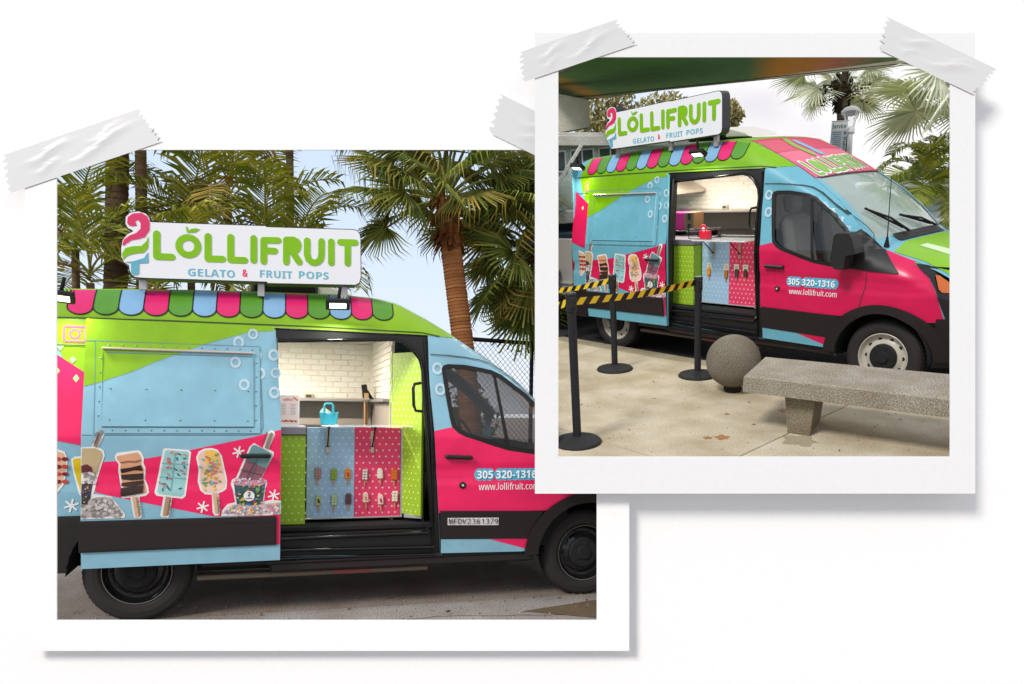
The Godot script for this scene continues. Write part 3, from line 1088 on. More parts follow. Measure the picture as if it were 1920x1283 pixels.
func make_door(van: Node) -> void:
	var d := Node3D.new()
	d.name = "sliding_door"
	van.add_child(d, true)
	var rect := fix(PackedVector2Array([Vector2(-0.305, 0.412), Vector2(0.94, 0.418), Vector2(0.94, 1.4), Vector2(0.895, 2.04), Vector2(0.86, 2.06), Vector2(-0.3, 2.06)]))
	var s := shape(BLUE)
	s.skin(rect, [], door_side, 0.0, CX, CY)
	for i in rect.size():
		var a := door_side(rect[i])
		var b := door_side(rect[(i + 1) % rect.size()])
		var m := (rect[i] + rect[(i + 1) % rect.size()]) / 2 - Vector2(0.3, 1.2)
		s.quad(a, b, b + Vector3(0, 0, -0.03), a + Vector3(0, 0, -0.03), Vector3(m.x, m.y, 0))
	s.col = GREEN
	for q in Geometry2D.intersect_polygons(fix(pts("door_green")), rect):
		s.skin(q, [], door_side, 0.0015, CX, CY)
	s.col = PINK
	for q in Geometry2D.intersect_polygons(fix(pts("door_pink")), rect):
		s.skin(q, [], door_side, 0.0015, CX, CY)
	s.skin(fix(PackedVector2Array([Vector2(0.915, 0.53), Vector2(0.938, 0.53), Vector2(0.938, 0.75), Vector2(0.915, 0.75)])), [], door_side, 0.0025, CX, CY)
	s.col = S(196, 221, 234)
	var bub := pts("bubbles")
	for k in bub.size():
		ring_on(s, bub[k], 0.02, 0.038 if k % 3 else 0.034, door_side, 0.003, 1.12)
	s.col = Color(0.88, 0.86, 0.85)
	for f in pts("flakes"):
		flake_on(s, f, 0.04, door_side, 0.003)
	solid("door_panel", s, M.paint, d)
	var inn := shape(S(15, 15, 16))
	inn.box(Vector3(0.31, 0.9, 0.03), Vector3(1.2, 0.8, 0.06), 0.01)
	inn.skin(rect, [], door_side, -0.035, 0.25, 0.05)
	inn.box(Vector3(0.905, 0.9, 0.01), Vector3(0.05, 0.85, 0.1), 0.01)
	inn.box(Vector3(0.895, 1.65, -0.055), Vector3(0.05, 0.7, 0.06), 0.01, rot(-9, 0, 2))
	solid("door_inner", inn, M.trim, d)
	var cl := shape(S(24, 23, 23))
	cl.skin(fix(PackedVector2Array([Vector2(-0.315, 0.522), Vector2(0.915, 0.53), Vector2(0.915, 0.735), Vector2(-0.315, 0.732)])), [], door_side, 0.012, CX, CY)
	cl.skin(fix(PackedVector2Array([Vector2(-0.315, 0.535), Vector2(0.905, 0.545), Vector2(0.905, 0.69), Vector2(-0.315, 0.69)])), [], door_side, 0.016, CX, CY)
	solid("door_cladding", cl, M.trim, d)
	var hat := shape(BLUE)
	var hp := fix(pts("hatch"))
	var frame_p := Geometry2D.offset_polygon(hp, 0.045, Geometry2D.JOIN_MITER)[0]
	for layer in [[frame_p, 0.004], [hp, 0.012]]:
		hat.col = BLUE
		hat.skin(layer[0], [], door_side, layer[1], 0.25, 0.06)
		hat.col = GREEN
		for q in Geometry2D.intersect_polygons(fix(pts("door_green")), layer[0]):
			hat.skin(q, [], door_side, layer[1] + 0.0012, 0.25, 0.06)
	hat.col = S(196, 221, 234)
	for k in [2, 3]:
		ring_on(hat, bub[k], 0.02, 0.036, door_side, 0.0145, 1.12)
	for i in hp.size():
		var a := door_side(hp[i])
		var b := door_side(hp[(i + 1) % hp.size()])
		hat.quad(a, b, b + Vector3(0, 0, 0.012), a + Vector3(0, 0, 0.012), Vector3(hp[i].x + hp[(i + 1) % 4].x - 0.56, hp[i].y + hp[(i + 1) % 4].y - 3.2, 0))
	var hatch := solid("serving_hatch", hat, M.paint, d)
	var ln := shape(S(92, 136, 150))
	var fp := frame_p.duplicate()
	fp.append(fp[0])
	line_on(ln, fp, 0.003, door_side, 0.006)
	line_on(ln, PackedVector2Array([Vector2(-0.17, 1.838), Vector2(0.74, 1.84)]), 0.006, door_side, 0.0145)
	line_on(ln, PackedVector2Array([Vector2(-0.184, 1.345), Vector2(0.759, 1.349)]), 0.007, door_side, 0.0055)
	line_on(ln, PackedVector2Array([Vector2(-0.3, 1.915), Vector2(0.4, 1.912), Vector2(0.72, 1.902), Vector2(0.77, 1.87), Vector2(0.8, 1.7), Vector2(0.82, 1.35), Vector2(0.8, 1.305), Vector2(0.7, 1.296), Vector2(-0.3, 1.292)]), 0.005, door_side, 0.003)
	solid("hatch_seam", ln, M.trim, hatch)
	var hr := shape(S(222, 200, 188))
	hr.box(door_side(Vector2(0.276, 1.866)) + Vector3(0, 0, 0.018), Vector3(0.95, 0.014, 0.02), 0.004)
	solid("hinge_rail", hr, M.metal, hatch)
	var rv := shape(S(120, 150, 160))
	for k in 12:
		rv.ball(door_side(Vector2(-0.16 + k * 0.082, 1.89)) + Vector3(0, 0, 0.005), Vector3(0.006, 0.006, 0.004), 4, 6)
		rv.ball(door_side(Vector2(-0.12 + k * 0.078, 1.325)) + Vector3(0, 0, 0.005), Vector3(0.006, 0.006, 0.004), 4, 6)
	for k in 5:
		rv.ball(door_side(Vector2(-0.206, 1.42 + k * 0.095)) + Vector3(0, 0, 0.005), Vector3(0.006, 0.006, 0.004), 4, 6)
		rv.ball(door_side(Vector2(0.772, 1.4 + k * 0.1)) + Vector3(0, 0, 0.005), Vector3(0.006, 0.006, 0.004), 4, 6)
		rv.ball(door_side(Vector2(-0.14 + k * 0.215, 1.395)) + Vector3(0, 0, 0.014), Vector3(0.006, 0.006, 0.004), 4, 6)
		rv.ball(door_side(Vector2(-0.14 + k * 0.215, 1.6)) + Vector3(0, 0, 0.014), Vector3(0.006, 0.006, 0.004), 4, 6)
	var rn := solid("rivets", rv, M.metal, hatch)
	rn.set_meta("kind", "stuff")
	var h := shape(S(13, 13, 13))
	h.box(door_side(Vector2(0.773, 1.156)) + Vector3(0, 0, 0.04), Vector3(0.2, 0.032, 0.026), 0.01)
	h.box(door_side(Vector2(0.7, 1.156)) + Vector3(0, 0, 0.018), Vector3(0.028, 0.028, 0.04), 0.005)
	h.box(door_side(Vector2(0.845, 1.156)) + Vector3(0, 0, 0.018), Vector3(0.028, 0.028, 0.04), 0.005)
	solid("door_handle", h, M.trim, d)
	# printed pops
	var W := Color(0.84, 0.81, 0.78)
	var WOOD := S(222, 186, 150)
	var a := sticker(d, "", [["a_out", W], ["a_mound", S(188, 180, 176)], ["a_cup", S(70, 60, 76)], ["a_in", S(200, 178, 134)], ["a_dip", S(112, 52, 60)], ["a_stick", S(158, 136, 124)]], door_side)
	rng.seed = 41
	var mound := fix(pts("a_mound"))
	for k in 90:
		var q := Vector2(rng.randf_range(-0.29, -0.06), rng.randf_range(0.75, 0.89))
		if Geometry2D.is_point_in_polygon(q, mound):
			a.col = [S(214, 208, 204), S(150, 142, 140), S(196, 184, 178)][k % 3]
			a.skin(disc(q, 0.013, 0.012, 7), [], door_side, 0.0105 + 0.00003 * k, CX, CY)
	for k in 24:
		a.col = [S(226, 220, 216), S(150, 142, 140)][k % 2]
		a.skin(disc(Vector2(-0.295 + rng.randf() * 0.075, 0.975 + rng.randf() * 0.075), 0.011, 0.01, 7), [], door_side, 0.0105 + 0.00003 * k, CX, CY)
	for k in 14:
		a.col = [S(200, 190, 60), S(60, 120, 160), S(190, 60, 70)][k % 3]
		a.skin(disc(Vector2(-0.29 + 0.04 * rng.randf(), 0.85 + 0.11 * rng.randf()), 0.006, 0.005, 6), [], door_side, 0.0105, CX, CY)
	solid("pop_sticker", a, M.paint, d)
	var b := sticker(d, "", [["b_out", W], ["b_in", S(228, 168, 128)], ["b_stick", WOOD], ["b_k1", S(58, 38, 32)], ["b_k2", S(58, 38, 32)], ["b_k3", S(66, 42, 34)], ["b_k4", S(58, 38, 32)]], door_side)
	b.col = S(150, 96, 70)
	line_on(b, PackedVector2Array([Vector2(-0.07, 1.112), Vector2(-0.02, 1.12), Vector2(0.02, 1.117), Vector2(0.05, 1.128)]), 0.008, door_side, 0.009)
	solid("pop_sticker", b, M.paint, d)
	var c := sticker(d, "", [["c_out", W], ["c_in", S(160, 212, 212)], ["c_stick", S(188, 152, 122)]], door_side)
	rng.seed = 7
	var cin := fix(pts("c_in"))
	for k in 34:
		var q := Vector2(rng.randf_range(0.16, 0.33), rng.randf_range(0.92, 1.19))
		if Geometry2D.is_point_in_polygon(q, cin):
			c.col = [S(216, 60, 90), S(40, 60, 60), S(220, 110, 130), S(40, 90, 80), S(235, 120, 40)][k % 5]
			var dd := Vector2.from_angle(rng.randf() * TAU) * 0.011
			line_on(c, PackedVector2Array([q - dd, q + dd]), 0.007, door_side, 0.008 + 0.00005 * k)
	c.col = S(128, 186, 188)
	line_on(c, PackedVector2Array([Vector2(0.18, 1.107), Vector2(0.345, 1.097)]), 0.006, door_side, 0.007)
	line_on(c, PackedVector2Array([Vector2(0.165, 1.015), Vector2(0.33, 1.0)]), 0.006, door_side, 0.007)
	line_on(c, PackedVector2Array([Vector2(0.262, 1.18), Vector2(0.235, 0.92)]), 0.006, door_side, 0.0073)
	solid("pop_sticker", c, M.paint, d)
	var e := sticker(d, "", [["d_out", W], ["d_in", S(246, 208, 186)], ["d_yel", S(250, 206, 96)], ["d_stick", WOOD]], door_side)
	for k in 70:
		var q := Vector2(0.485 + rng.randfn() * 0.035, 1.045 + rng.randfn() * 0.06)
		if Geometry2D.is_point_in_polygon(q, fix(pts("d_in"))):
			e.col = [S(238, 150, 60), S(90, 170, 90), S(230, 110, 160), S(120, 190, 220), S(246, 210, 80)][k % 5]
			e.skin(disc(q, 0.0085, 0.008, 7), [], door_side, 0.008 + 0.00003 * k, CX, CY)
	solid("pop_sticker", e, M.paint, d)
	var g := sticker(d, "", [["e_out", W], ["e_mound", S(226, 196, 200)], ["e_cup", S(66, 92, 96)], ["e_low", S(150, 98, 112)], ["e_top", S(112, 158, 162)], ["e_rim", S(216, 150, 164)], ["e_stick", S(150, 132, 120)]], door_side)
	for k in 110:
		var q := Vector2(rng.randf_range(0.58, 0.94), rng.randf_range(0.745, 0.82))
		if Geometry2D.is_point_in_polygon(q, fix(pts("e_mound"))):
			g.col = [S(240, 150, 170), S(250, 236, 220), S(140, 190, 200), S(246, 206, 120), S(200, 150, 180)][k % 5]
			g.skin(disc(q, 0.0095, 0.009, 6), [], door_side, 0.0115 + 0.00003 * k, CX, CY)
	for k in 26:
		g.col = [S(250, 206, 214), S(180, 200, 210), S(226, 120, 150)][k % 3]
		g.skin(disc(Vector2(0.64 + 0.19 * rng.randf(), 0.965 + 0.03 * rng.randf()), 0.0085, 0.008, 6), [], door_side, 0.0125 + 0.00003 * k, CX, CY)
	for k in 60:
		var q := Vector2(rng.randf_range(0.63, 0.84), rng.randf_range(0.81, 0.95))
		if Geometry2D.is_point_in_polygon(q, fix(pts("e_cup"))):
			g.col = [S(130, 170, 60), S(60, 130, 190), S(200, 60, 90), S(220, 200, 80)][k % 4]
			g.skin(disc(q, 0.009, 0.007, 5), [], door_side, 0.0115 + 0.00003 * k, CX, CY)
	g.col = S(92, 130, 136)
	line_on(g, PackedVector2Array([Vector2(0.785, 1.13), Vector2(0.74, 1.0)]), 0.006, door_side, 0.0115)
	g.col = S(112, 66, 80)
	line_on(g, PackedVector2Array([Vector2(0.68, 1.06), Vector2(0.81, 1.02)]), 0.006, door_side, 0.0118)
	line_on(g, PackedVector2Array([Vector2(0.77, 1.11), Vector2(0.71, 0.99)]), 0.006, door_side, 0.0121)
	g.col = Color(0.86, 0.85, 0.83)
	g.skin(disc(Vector2(0.733, 0.877), 0.036, 0.036, 24), [], door_side, 0.0145, CX, CY)
	g.col = S(30, 30, 32)
	for l in [[Vector2(-0.008, 0.016), Vector2(0.002, 0.024), Vector2(0.01, 0.014), Vector2(-0.006, 0.002)], [Vector2(-0.008, -0.004), Vector2(0.008, 0.002)], [Vector2(0.002, -0.006), Vector2(0.002, -0.014)], [Vector2(-0.022, -0.02), Vector2(0.022, -0.02)]]:
		var pl := PackedVector2Array()
		for q in l:
			pl.append(Vector2(0.733, 0.88) + q)
		line_on(g, pl, 0.0045, door_side, 0.016)
	solid("pop_sticker", g, M.paint, d)
	var words := [[Vector2(-0.217, 1.235), 69.0, 0.08], [Vector2(0.026, 0.875), -82.0, 0.12], [Vector2(0.232, 0.875), -99.0, 0.12], [Vector2(0.525, 0.87), -85.0, 0.11], [Vector2(0.829, 1.235), 68.0, 0.085]]
	for w in words:
		var at: Vector2 = w[0]
		lettering(d, "stick_lettering", "LOLLIFRUIT", Transform3D(rot(0, 0, w[1]), door_side(at) + Vector3(0, 0, 0.0135)), w[2], 0.017, S(90, 60, 48), 0.001)

func sign_strokes(a: Vector2, b: Vector2, turned: bool) -> Array:   # the ten letters of the shop's name as strokes, fitted into the box a-b
	var all := []
	for k in ["s1", "s2", "s3", "s4", "s5", "s5b", "s6", "s6b", "s7", "s8", "s9", "s9b"]:
		all.append(pts(k))
	var o := pts("sO")
	var ring := PackedVector2Array()
	for i in 25:
		ring.append(o[0] + Vector2(cos(TAU * i / 24) * 0.069, sin(TAU * i / 24) * 0.069))
	all.append(ring)
	if not turned:
		return all
	var out := []
	for l in all:
		var p := PackedVector2Array()
		for q in l:
			var u: float = (q.x - 0.1) / 1.37
			var t: float = (q.y - 2.53) / 0.2
			p.append(Vector2(lerpf(a.x, b.x, u), lerpf(a.y, b.y, t)))
		out.append(p)
	return out

func make_sign(van: Node) -> void:
	var rim := PackedVector2Array()
	rim.append_array(pts("sg_shape"))
	rim.append_array(pts("sg_r"))
	rim.append_array(pts("sg_l"))
	rim = fix(simplify(rim, 0.004))
	var s := shape(S(20, 22, 26))
	s.xf = Transform3D(Basis(), Vector3(0, 0, -0.116))
	s.prism(rim, -0.13, -0.003)
	s.col = S(196, 198, 202)
	var face := Geometry2D.offset_polygon(rim, -0.006, Geometry2D.JOIN_ROUND)[0]
	s.col = S(243, 245, 249)
	s.prism(face, -0.003, 0.0)
	var sg := solid("roof_sign", s, M.sign, van)
	var z := Transform3D(Basis(), Vector3(0, 0, -0.116))
	var t := shape(S(140, 206, 8))
	t.xf = z
	var lines := sign_strokes(Vector2(), Vector2(), false)
	lines.pop_back()
	var groups := [[0], [1], [2], [3], [4, 5], [6, 7], [8], [9], [10, 11]]
	for gi in groups:
		var set := []
		for k in gi:
			set.append(lines[k])
		var k := 0
		for q in strokes(set, 0.046):
			var g := fix(simplify(q, 0.0015))
			t.prism(g, 0.0, 0.004 + 0.0006 * k)
			k += 1
	var o := pts("sO")
	for i in 40:
		var a := TAU * i / 40
		var b := TAU * (i + 1) / 40
		var q := []
		for w in [[a, 0.039], [a, 0.083], [b, 0.083], [b, 0.039]]:
			q.append(Vector3(o[0].x + cos(w[0]) * w[1], o[0].y + sin(w[0]) * w[1], 0.004))
		t.quad(q[0], q[1], q[2], q[3], Vector3(0, 0, 1))
	t.prism(fix(pts("s_leaf")), 0.0, 0.004)
	for q in strokes([pts("s_stem")], 0.012):
		t.prism(fix(simplify(q, 0.001)), 0.0, 0.005)
	solid("name_lettering", t, M.paint, sg)
	for l in [["sg_pink", S(240, 60, 116)], ["sg_green", S(140, 206, 8)], ["sg_blue", S(112, 192, 216)]]:
		var p := shape(l[1])
		p.xf = z
		p.prism(fix(pts(l[0])), 0.0, 0.004)
		solid("logo_swirl", p, M.paint, sg)
	var a := pts("sgt")
	var b := pts("sgt2")
	var zz := -0.116
	lettering(sg, "gelato_lettering", "GELATO", Transform3D(rot(0, 0, 1.2), Vector3(a[0].x, a[0].y, zz)), a[1].x - a[0].x, 0.052, S(112, 188, 208), 0.004)
	lettering(sg, "ampersand_lettering", "&", Transform3D(Basis(), Vector3(a[2].x, a[2].y, zz)), 0.036, 0.052, S(236, 40, 100), 0.004)
	lettering(sg, "fruit_lettering", "FRUIT", Transform3D(rot(0, 0, 1.0), Vector3(a[4].x, a[4].y, zz)), b[0].x - a[4].x, 0.052, S(112, 188, 208), 0.004)
	lettering(sg, "pops_lettering", "POPS", Transform3D(rot(0, 0, 1.0), Vector3(b[1].x, b[1].y, zz)), b[2].x - b[1].x, 0.052, S(112, 188, 208), 0.004)
	for px in [0.012, 0.79, 1.377]:
		var post := shape(S(190, 190, 190))
		post.box(Vector3(px, 2.36, -0.19), Vector3(0.05, 0.14, 0.04), 0.004)
		solid("sign_post", post, M.metal, sg)
	for l in [[-0.44, 2.19, -8.0], [1.32, 2.235, 3.0]]:
		var f := shape(S(16, 17, 18))
		f.xf = Transform3D(rot(58, 0, l[2]), Vector3(l[0], l[1], 0.045))
		f.box(Vector3(), Vector3(0.17, 0.11, 0.03), 0.008)
		for k in 9:
			f.box(Vector3(-0.08 + k * 0.02, 0.0, -0.022), Vector3(0.005, 0.1, 0.016))
		f.rod(Vector3(0.0, 0.0, -0.02), Vector3(0.02, 0.09, -0.09), 0.012)
		var lamp := solid("floodlight", f, M.trim, van)
		var g := shape(Color(1, 1, 0.95))
		g.xf = f.xf
		g.box(Vector3(0, 0, 0.0155), Vector3(0.115, 0.055, 0.004), 0.001)
		solid("floodlight_lens", g, M.cool_glow, lamp)
		var al := AreaLight3D.new()
		al.name = "floodlight_source"
		lamp.add_child(al, true)
		al.transform = f.xf * Transform3D(Basis(Vector3.UP, PI), Vector3(0, 0, 0.02))
		al.area_size = Vector2(0.115, 0.055)
		al.light_color = Color(1, 1, 0.94)
		al.light_energy = 0.5
		al.shadow_enabled = true
	var ac := shape(S(22, 22, 23))
	ac.box(Vector3(0.95, 2.42, -0.85), Vector3(0.5, 0.1, 0.55), 0.02)
	for k in 12:
		ac.box(Vector3(0.73 + k * 0.04, 2.43, -0.572), Vector3(0.012, 0.07, 0.006))
	ac.col = S(222, 218, 210)
	ac.prism(PackedVector2Array([Vector2(0.72, 2.4), Vector2(0.72, 2.49), Vector2(1.2, 2.485), Vector2(1.45, 2.41), Vector2(1.5, 2.37)]), -1.12, -0.6, 0.01)
	solid("roof_air_conditioner", ac, M.satin, van)

func make_cab(van: Node, nose: bool) -> void:
	for k in 2:
		var zc: float = [-0.5, 2.0 * mid + 0.54][k]
		var seat := shape(S(196, 196, 190) if nose else S(150, 136, 116))
		seat.box(Vector3(2.42, 0.98, zc), Vector3(0.5, 0.16, 0.48), 0.05, rot(0, 0, 5))
		seat.box(Vector3(2.17, 1.28, zc), Vector3(0.15, 0.62, 0.47), 0.06, rot(0, 0, 12))
		seat.box(Vector3(2.08, 1.7, zc), Vector3(0.1, 0.2, 0.26), 0.045, rot(0, 0, 12))
		seat.box(Vector3(2.4, 0.8, zc), Vector3(0.4, 0.3, 0.4))
		solid("seat", seat, M.cloth, van)
	var dash := shape(S(34, 33, 33))
	dash.box(Vector3(2.86, 1.12, mid), Vector3(0.3, 0.22, -2.0 * mid - 0.46), 0.05, rot(0, 0, -8))
	solid("dashboard", dash, M.trim, van)
	var wh := shape(S(14, 14, 14))
	var rp := PackedVector3Array()
	for i in 21:
		rp.append(Vector3(2.66, 1.22, 2.0 * mid + 0.54) + rot(0, 0, 28) * Vector3(0, sin(TAU * i / 20) * 0.19, cos(TAU * i / 20) * 0.19))
	wh.tube(rp, 0.014, 0.014, 8, false)
	wh.box(Vector3(2.68, 1.21, 2.0 * mid + 0.54), Vector3(0.03, 0.06, 0.36), 0.01, rot(0, 0, 28))
	solid("steering_wheel", wh, M.trim, van)
	var bulk := shape(S(40, 40, 42))
	bulk.box(Vector3(1.99, 1.0, mid), Vector3(0.02, 0.9, -2.0 * mid - 0.36))
	solid("bulkhead", bulk, M.trim, van)
	var fw := shape()
	var win := PackedVector2Array()
	win.append_array(pts("win"))
	win.append_array(pts("win_front"))
	win.append_array(pts("win_bot"))
	var o := PackedVector2Array()
	for q in win:
		if q.x < 3.02:
			o.append(Vector2(-q.x, q.y))
	fw.skin(fix(o), [], far_side, -0.01, CX, CY)
	solid("far_window_glass", fw, M.tinted, van)

# ---------------------------------------------------------------- plants
func frond_mesh(sd: int, L: float, a0: float, a1: float, pairs: int, leaf: float, wid: float, c1: Color, c2: Color) -> ArrayMesh:   # a feather leaf that leaves the crown along +y and arches towards +x
	var r := RandomNumberGenerator.new()
	r.seed = sd
	var s := shape(c2.lerp(c1, 0.3))
	var p := PackedVector3Array()
	var q := Vector3()
	var n := 14
	for i in n + 1:
		p.append(q)
		var a := deg_to_rad(lerpf(a0, a1, pow(float(i) / n, 1.15)))
		q += Vector3(sin(a), cos(a), 0) * (L / n)
	s.tube(p, L * 0.012, L * 0.003, 5)
	for i in pairs:
		var t := 0.16 + 0.84 * float(i) / pairs
		var k := clampi(int(t * n), 0, n - 1)
		var o := p[k].lerp(p[k + 1], t * n - k)
		var d := (p[k + 1] - p[k]).normalized()
		var up := Vector3(-d.y, d.x, 0)
		var l := leaf * (0.45 + 0.75 * sin(PI * clampf(0.12 + t * 0.84, 0, 1))) * r.randf_range(0.85, 1.12)
		for sg in [-1.0, 1.0]:
			s.col = c1.lerp(c2, r.randf())
			var dir := (d * r.randf_range(0.55, 0.8) + Vector3(0, 0, sg) * 0.85 + up * r.randf_range(0.1, 0.35)).normalized()
			var mid := o + dir * l * 0.55
			var tip := o + dir * l + Vector3(0, -l * r.randf_range(0.1, 0.42), 0)
			var w := d * wid * 0.5
			var out := dir.cross(d)
			s.tri(o - w * 0.5, mid + w, mid - w, out)
			s.tri(o - w * 0.5, o + w * 0.5, mid + w, out)
			s.tri(mid - w, mid + w, tip, out)
	return s.mesh()

func fan_mesh(sd: int, pet: float, L: float, ribs: int, spread: float, droop: float, c1: Color, c2: Color) -> ArrayMesh:   # a fan leaf: stalk along +y, blade facing +z
	var r := RandomNumberGenerator.new()
	r.seed = sd
	var s := shape(c1.lerp(c2, 0.5))
	s.tube(PackedVector3Array([Vector3(), Vector3(0, pet * 0.5, pet * 0.06), Vector3(0, pet, 0)]), 0.022 * L / 0.7, 0.012 * L / 0.7, 5)
	var o := Vector3(0, pet, 0)
	for i in ribs:
		var a := deg_to_rad(lerpf(-spread, spread, (i + 0.5) / ribs))
		var da := deg_to_rad(spread) / ribs
		var l := L * r.randf_range(0.85, 1.08) * (1.0 - 0.25 * absf(a) / PI)
		var d := Vector3(sin(a), cos(a), 0)
		var e1 := Vector3(sin(a - da), cos(a - da), 0)
		var e2 := Vector3(sin(a + da), cos(a + da), 0)
		var z := 0.03 if i % 2 else -0.03
		s.col = c1.lerp(c2, r.randf())
		var m := o + d * l * 0.42 + Vector3(0, 0, z * L)
		var b1 := o + e1 * l * 0.42
		var b2 := o + e2 * l * 0.42
		var t1 := o + d * l * 0.8 + Vector3(0, 0, -droop * 0.3 * l)
		var t2 := o + d * l * (1.0 - 0.3 * droop) + Vector3(0, -droop * 0.3 * l, -droop * l * r.randf_range(0.5, 1.1))
		var n := Vector3(0, 0, 1)
		s.tri(o, b1, m, n + e1 * 0.3)
		s.tri(o, m, b2, n - e1 * 0.3)
		var h := (e2 - e1) * l * 0.12
		s.tri(b1, t1 - h, m, n)
		s.tri(m, t1 + h, b2, n)
		s.tri(m, t1 - h, t1 + h, n)
		s.tri(t1 - h, t2, t1 + h, n)
	return s.mesh()

func trunk_shape(p: PackedVector3Array, r0: float, r1: float, c1: Color, c2: Color, rings: float) -> Shape:
	var s := shape()
	var r := RandomNumberGenerator.new()
	r.seed = int(r0 * 1000.0) + p.size()
	var len := 0.0
	for i in p.size() - 1:
		len += p[i].distance_to(p[i + 1])
	var n := int(len / rings)
	var prev := p[0]
	for i in n:
		var t0 := float(i) / n * (p.size() - 1)
		var t1 := float(i + 1) / n * (p.size() - 1)
		var a := p[int(t0)].lerp(p[mini(int(t0) + 1, p.size() - 1)], t0 - int(t0))
		var b := p[mini(int(t1), p.size() - 1)].lerp(p[mini(int(t1) + 1, p.size() - 1)], t1 - int(t1))
		s.col = c1.lerp(c2, r.randf())
		var ra := lerpf(r0, r1, float(i) / n)
		s.tube(PackedVector3Array([a, b]), ra * 1.04, ra * r.randf_range(0.94, 1.0), 14, false)
	return s

func feather_palm(called: String, label: String, base: Vector3, top: Vector3, r: float, fr: Array, n: int, lift: float, size: float, group: String, sd: int) -> Node3D:
	var o := thing(called, label, "palm tree", Transform3D(Basis(), base), group)
	var q := RandomNumberGenerator.new()
	q.seed = sd
	var d := top - base
	var t := trunk_shape(PackedVector3Array([Vector3(), d * 0.35 + Vector3(0.03, 0, 0), d * 0.7 + Vector3(0.01, 0, 0), d]), r, r * 0.72, S(150, 124, 96, 0.9), S(196, 168, 134, 0.9), 0.055)
	solid("trunk", t, M.bark, o)
	for i in n:
		var f := part("frond", fr[i % fr.size()], M.leaf, o)
		var az := TAU * (i * 0.382 + q.randf() * 0.06)
		var k := float(i) / n
		f.transform = Transform3D(Basis(Vector3.UP, az) * rot(0, 0, -lerpf(0.0, lift, k)) * Basis(Vector3.UP, q.randf_range(-0.4, 0.4)) * Basis().scaled(Vector3.ONE * size * q.randf_range(0.85, 1.1)), d + Vector3(0, 0.02 * (n - i), 0))
	return o

func fan_palm(called: String, label: String, base: Vector3, top: Vector3, r: float, fans: Array, n: int, lo: float, size: float, group: String, sd: int, keep: Callable, c1: Color, c2: Color) -> Node3D:
	var o := thing(called, label, "palm tree", Transform3D(Basis(), base), group)
	var q := RandomNumberGenerator.new()
	q.seed = sd
	var d := top - base
	var t := trunk_shape(PackedVector3Array([Vector3(), d * 0.5 + Vector3(0.04, 0, 0), d]), r, r * 0.9, c1, c2, 0.045)
	solid("trunk", t, M.bark, o)
	var boots := shape()
	for i in 70:   # old leaf bases below the crown
		var a := q.randf() * TAU
		var h := q.randf()
		boots.col = c1.lerp(Color(c1.r * 0.35, c1.g * 0.33, c1.b * 0.33), q.randf())
		var w := Vector3(cos(a), 0, sin(a))
		var at := d * (1.0 - 0.16 * h) + w * r * lerpf(1.3, 1.0, h)
		boots.box(at, Vector3(0.05, 0.2, 0.02), 0.004, Basis(Vector3.UP, -a + PI / 2) * rot(-22 - 14 * q.randf(), 0, q.randf_range(-14, 14)))
	solid("leaf_bases", boots, M.bark, o)
	for i in n:
		var k := float(i) / n
		var el := deg_to_rad(lerpf(78, lo, pow(k, 0.8)) + q.randf_range(-8, 8))
		var az := TAU * (i * 0.382 + 0.08 * q.randf())
		var y := Vector3(cos(az) * cos(el), sin(el), sin(az) * cos(el))
		var z := Vector3(-cos(az) * sin(el), cos(el), -sin(az) * sin(el))
		var bs := Basis(y.cross(z), y, z) * Basis(Vector3.UP, q.randf_range(-1.2, 1.2))
		var tip := base + d + y * size
		if not keep.call(tip):
			continue
		var f := part("fan_leaf", fans[i % fans.size()], M.leaf if c1.g < 0.28 else M.leaf, o)
		f.transform = Transform3D(bs * Basis().scaled(Vector3.ONE * q.randf_range(0.85, 1.1)), d + y * r)
	return o

func crown_shape(sd: int, clumps: Array, n: int, leaf: float, c1: Color, c2: Color, hang := 0.0) -> Shape:   # clumps of [centre, half sizes]
	var r := RandomNumberGenerator.new()
	r.seed = sd
	var s := shape()
	for i in n:
		var c: Array = clumps[i % clumps.size()]
		var u := Vector3(r.randfn(), r.randfn(), r.randfn()).normalized() * pow(r.randf(), 0.4)
		var at: Vector3 = c[0] + u * c[1]
		s.col = c1.lerp(c2, clampf(0.5 + 0.35 * r.randfn(), 0, 1))
		var d := Vector3(r.randfn(), r.randfn() * (1.0 - hang) - 2.2 * hang, r.randfn()).normalized()
		var w := d.cross(Vector3(r.randfn(), r.randfn(), r.randfn())).normalized()
		var l := leaf * r.randf_range(0.7, 1.3)
		var nn := d.cross(w)
		s.tri(at - d * l * 0.5, at + w * l * 0.22, at + d * l * 0.5, nn)
		s.tri(at - d * l * 0.5, at + d * l * 0.5, at - w * l * 0.22, nn)
	return s

# ---------------------------------------------------------------- paper prints, board and tape
func rect_poly(r: Array) -> PackedVector2Array:
	return PackedVector2Array([Vector2(r[0], r[1]), Vector2(r[2], r[1]), Vector2(r[2], r[3]), Vector2(r[0], r[3])])

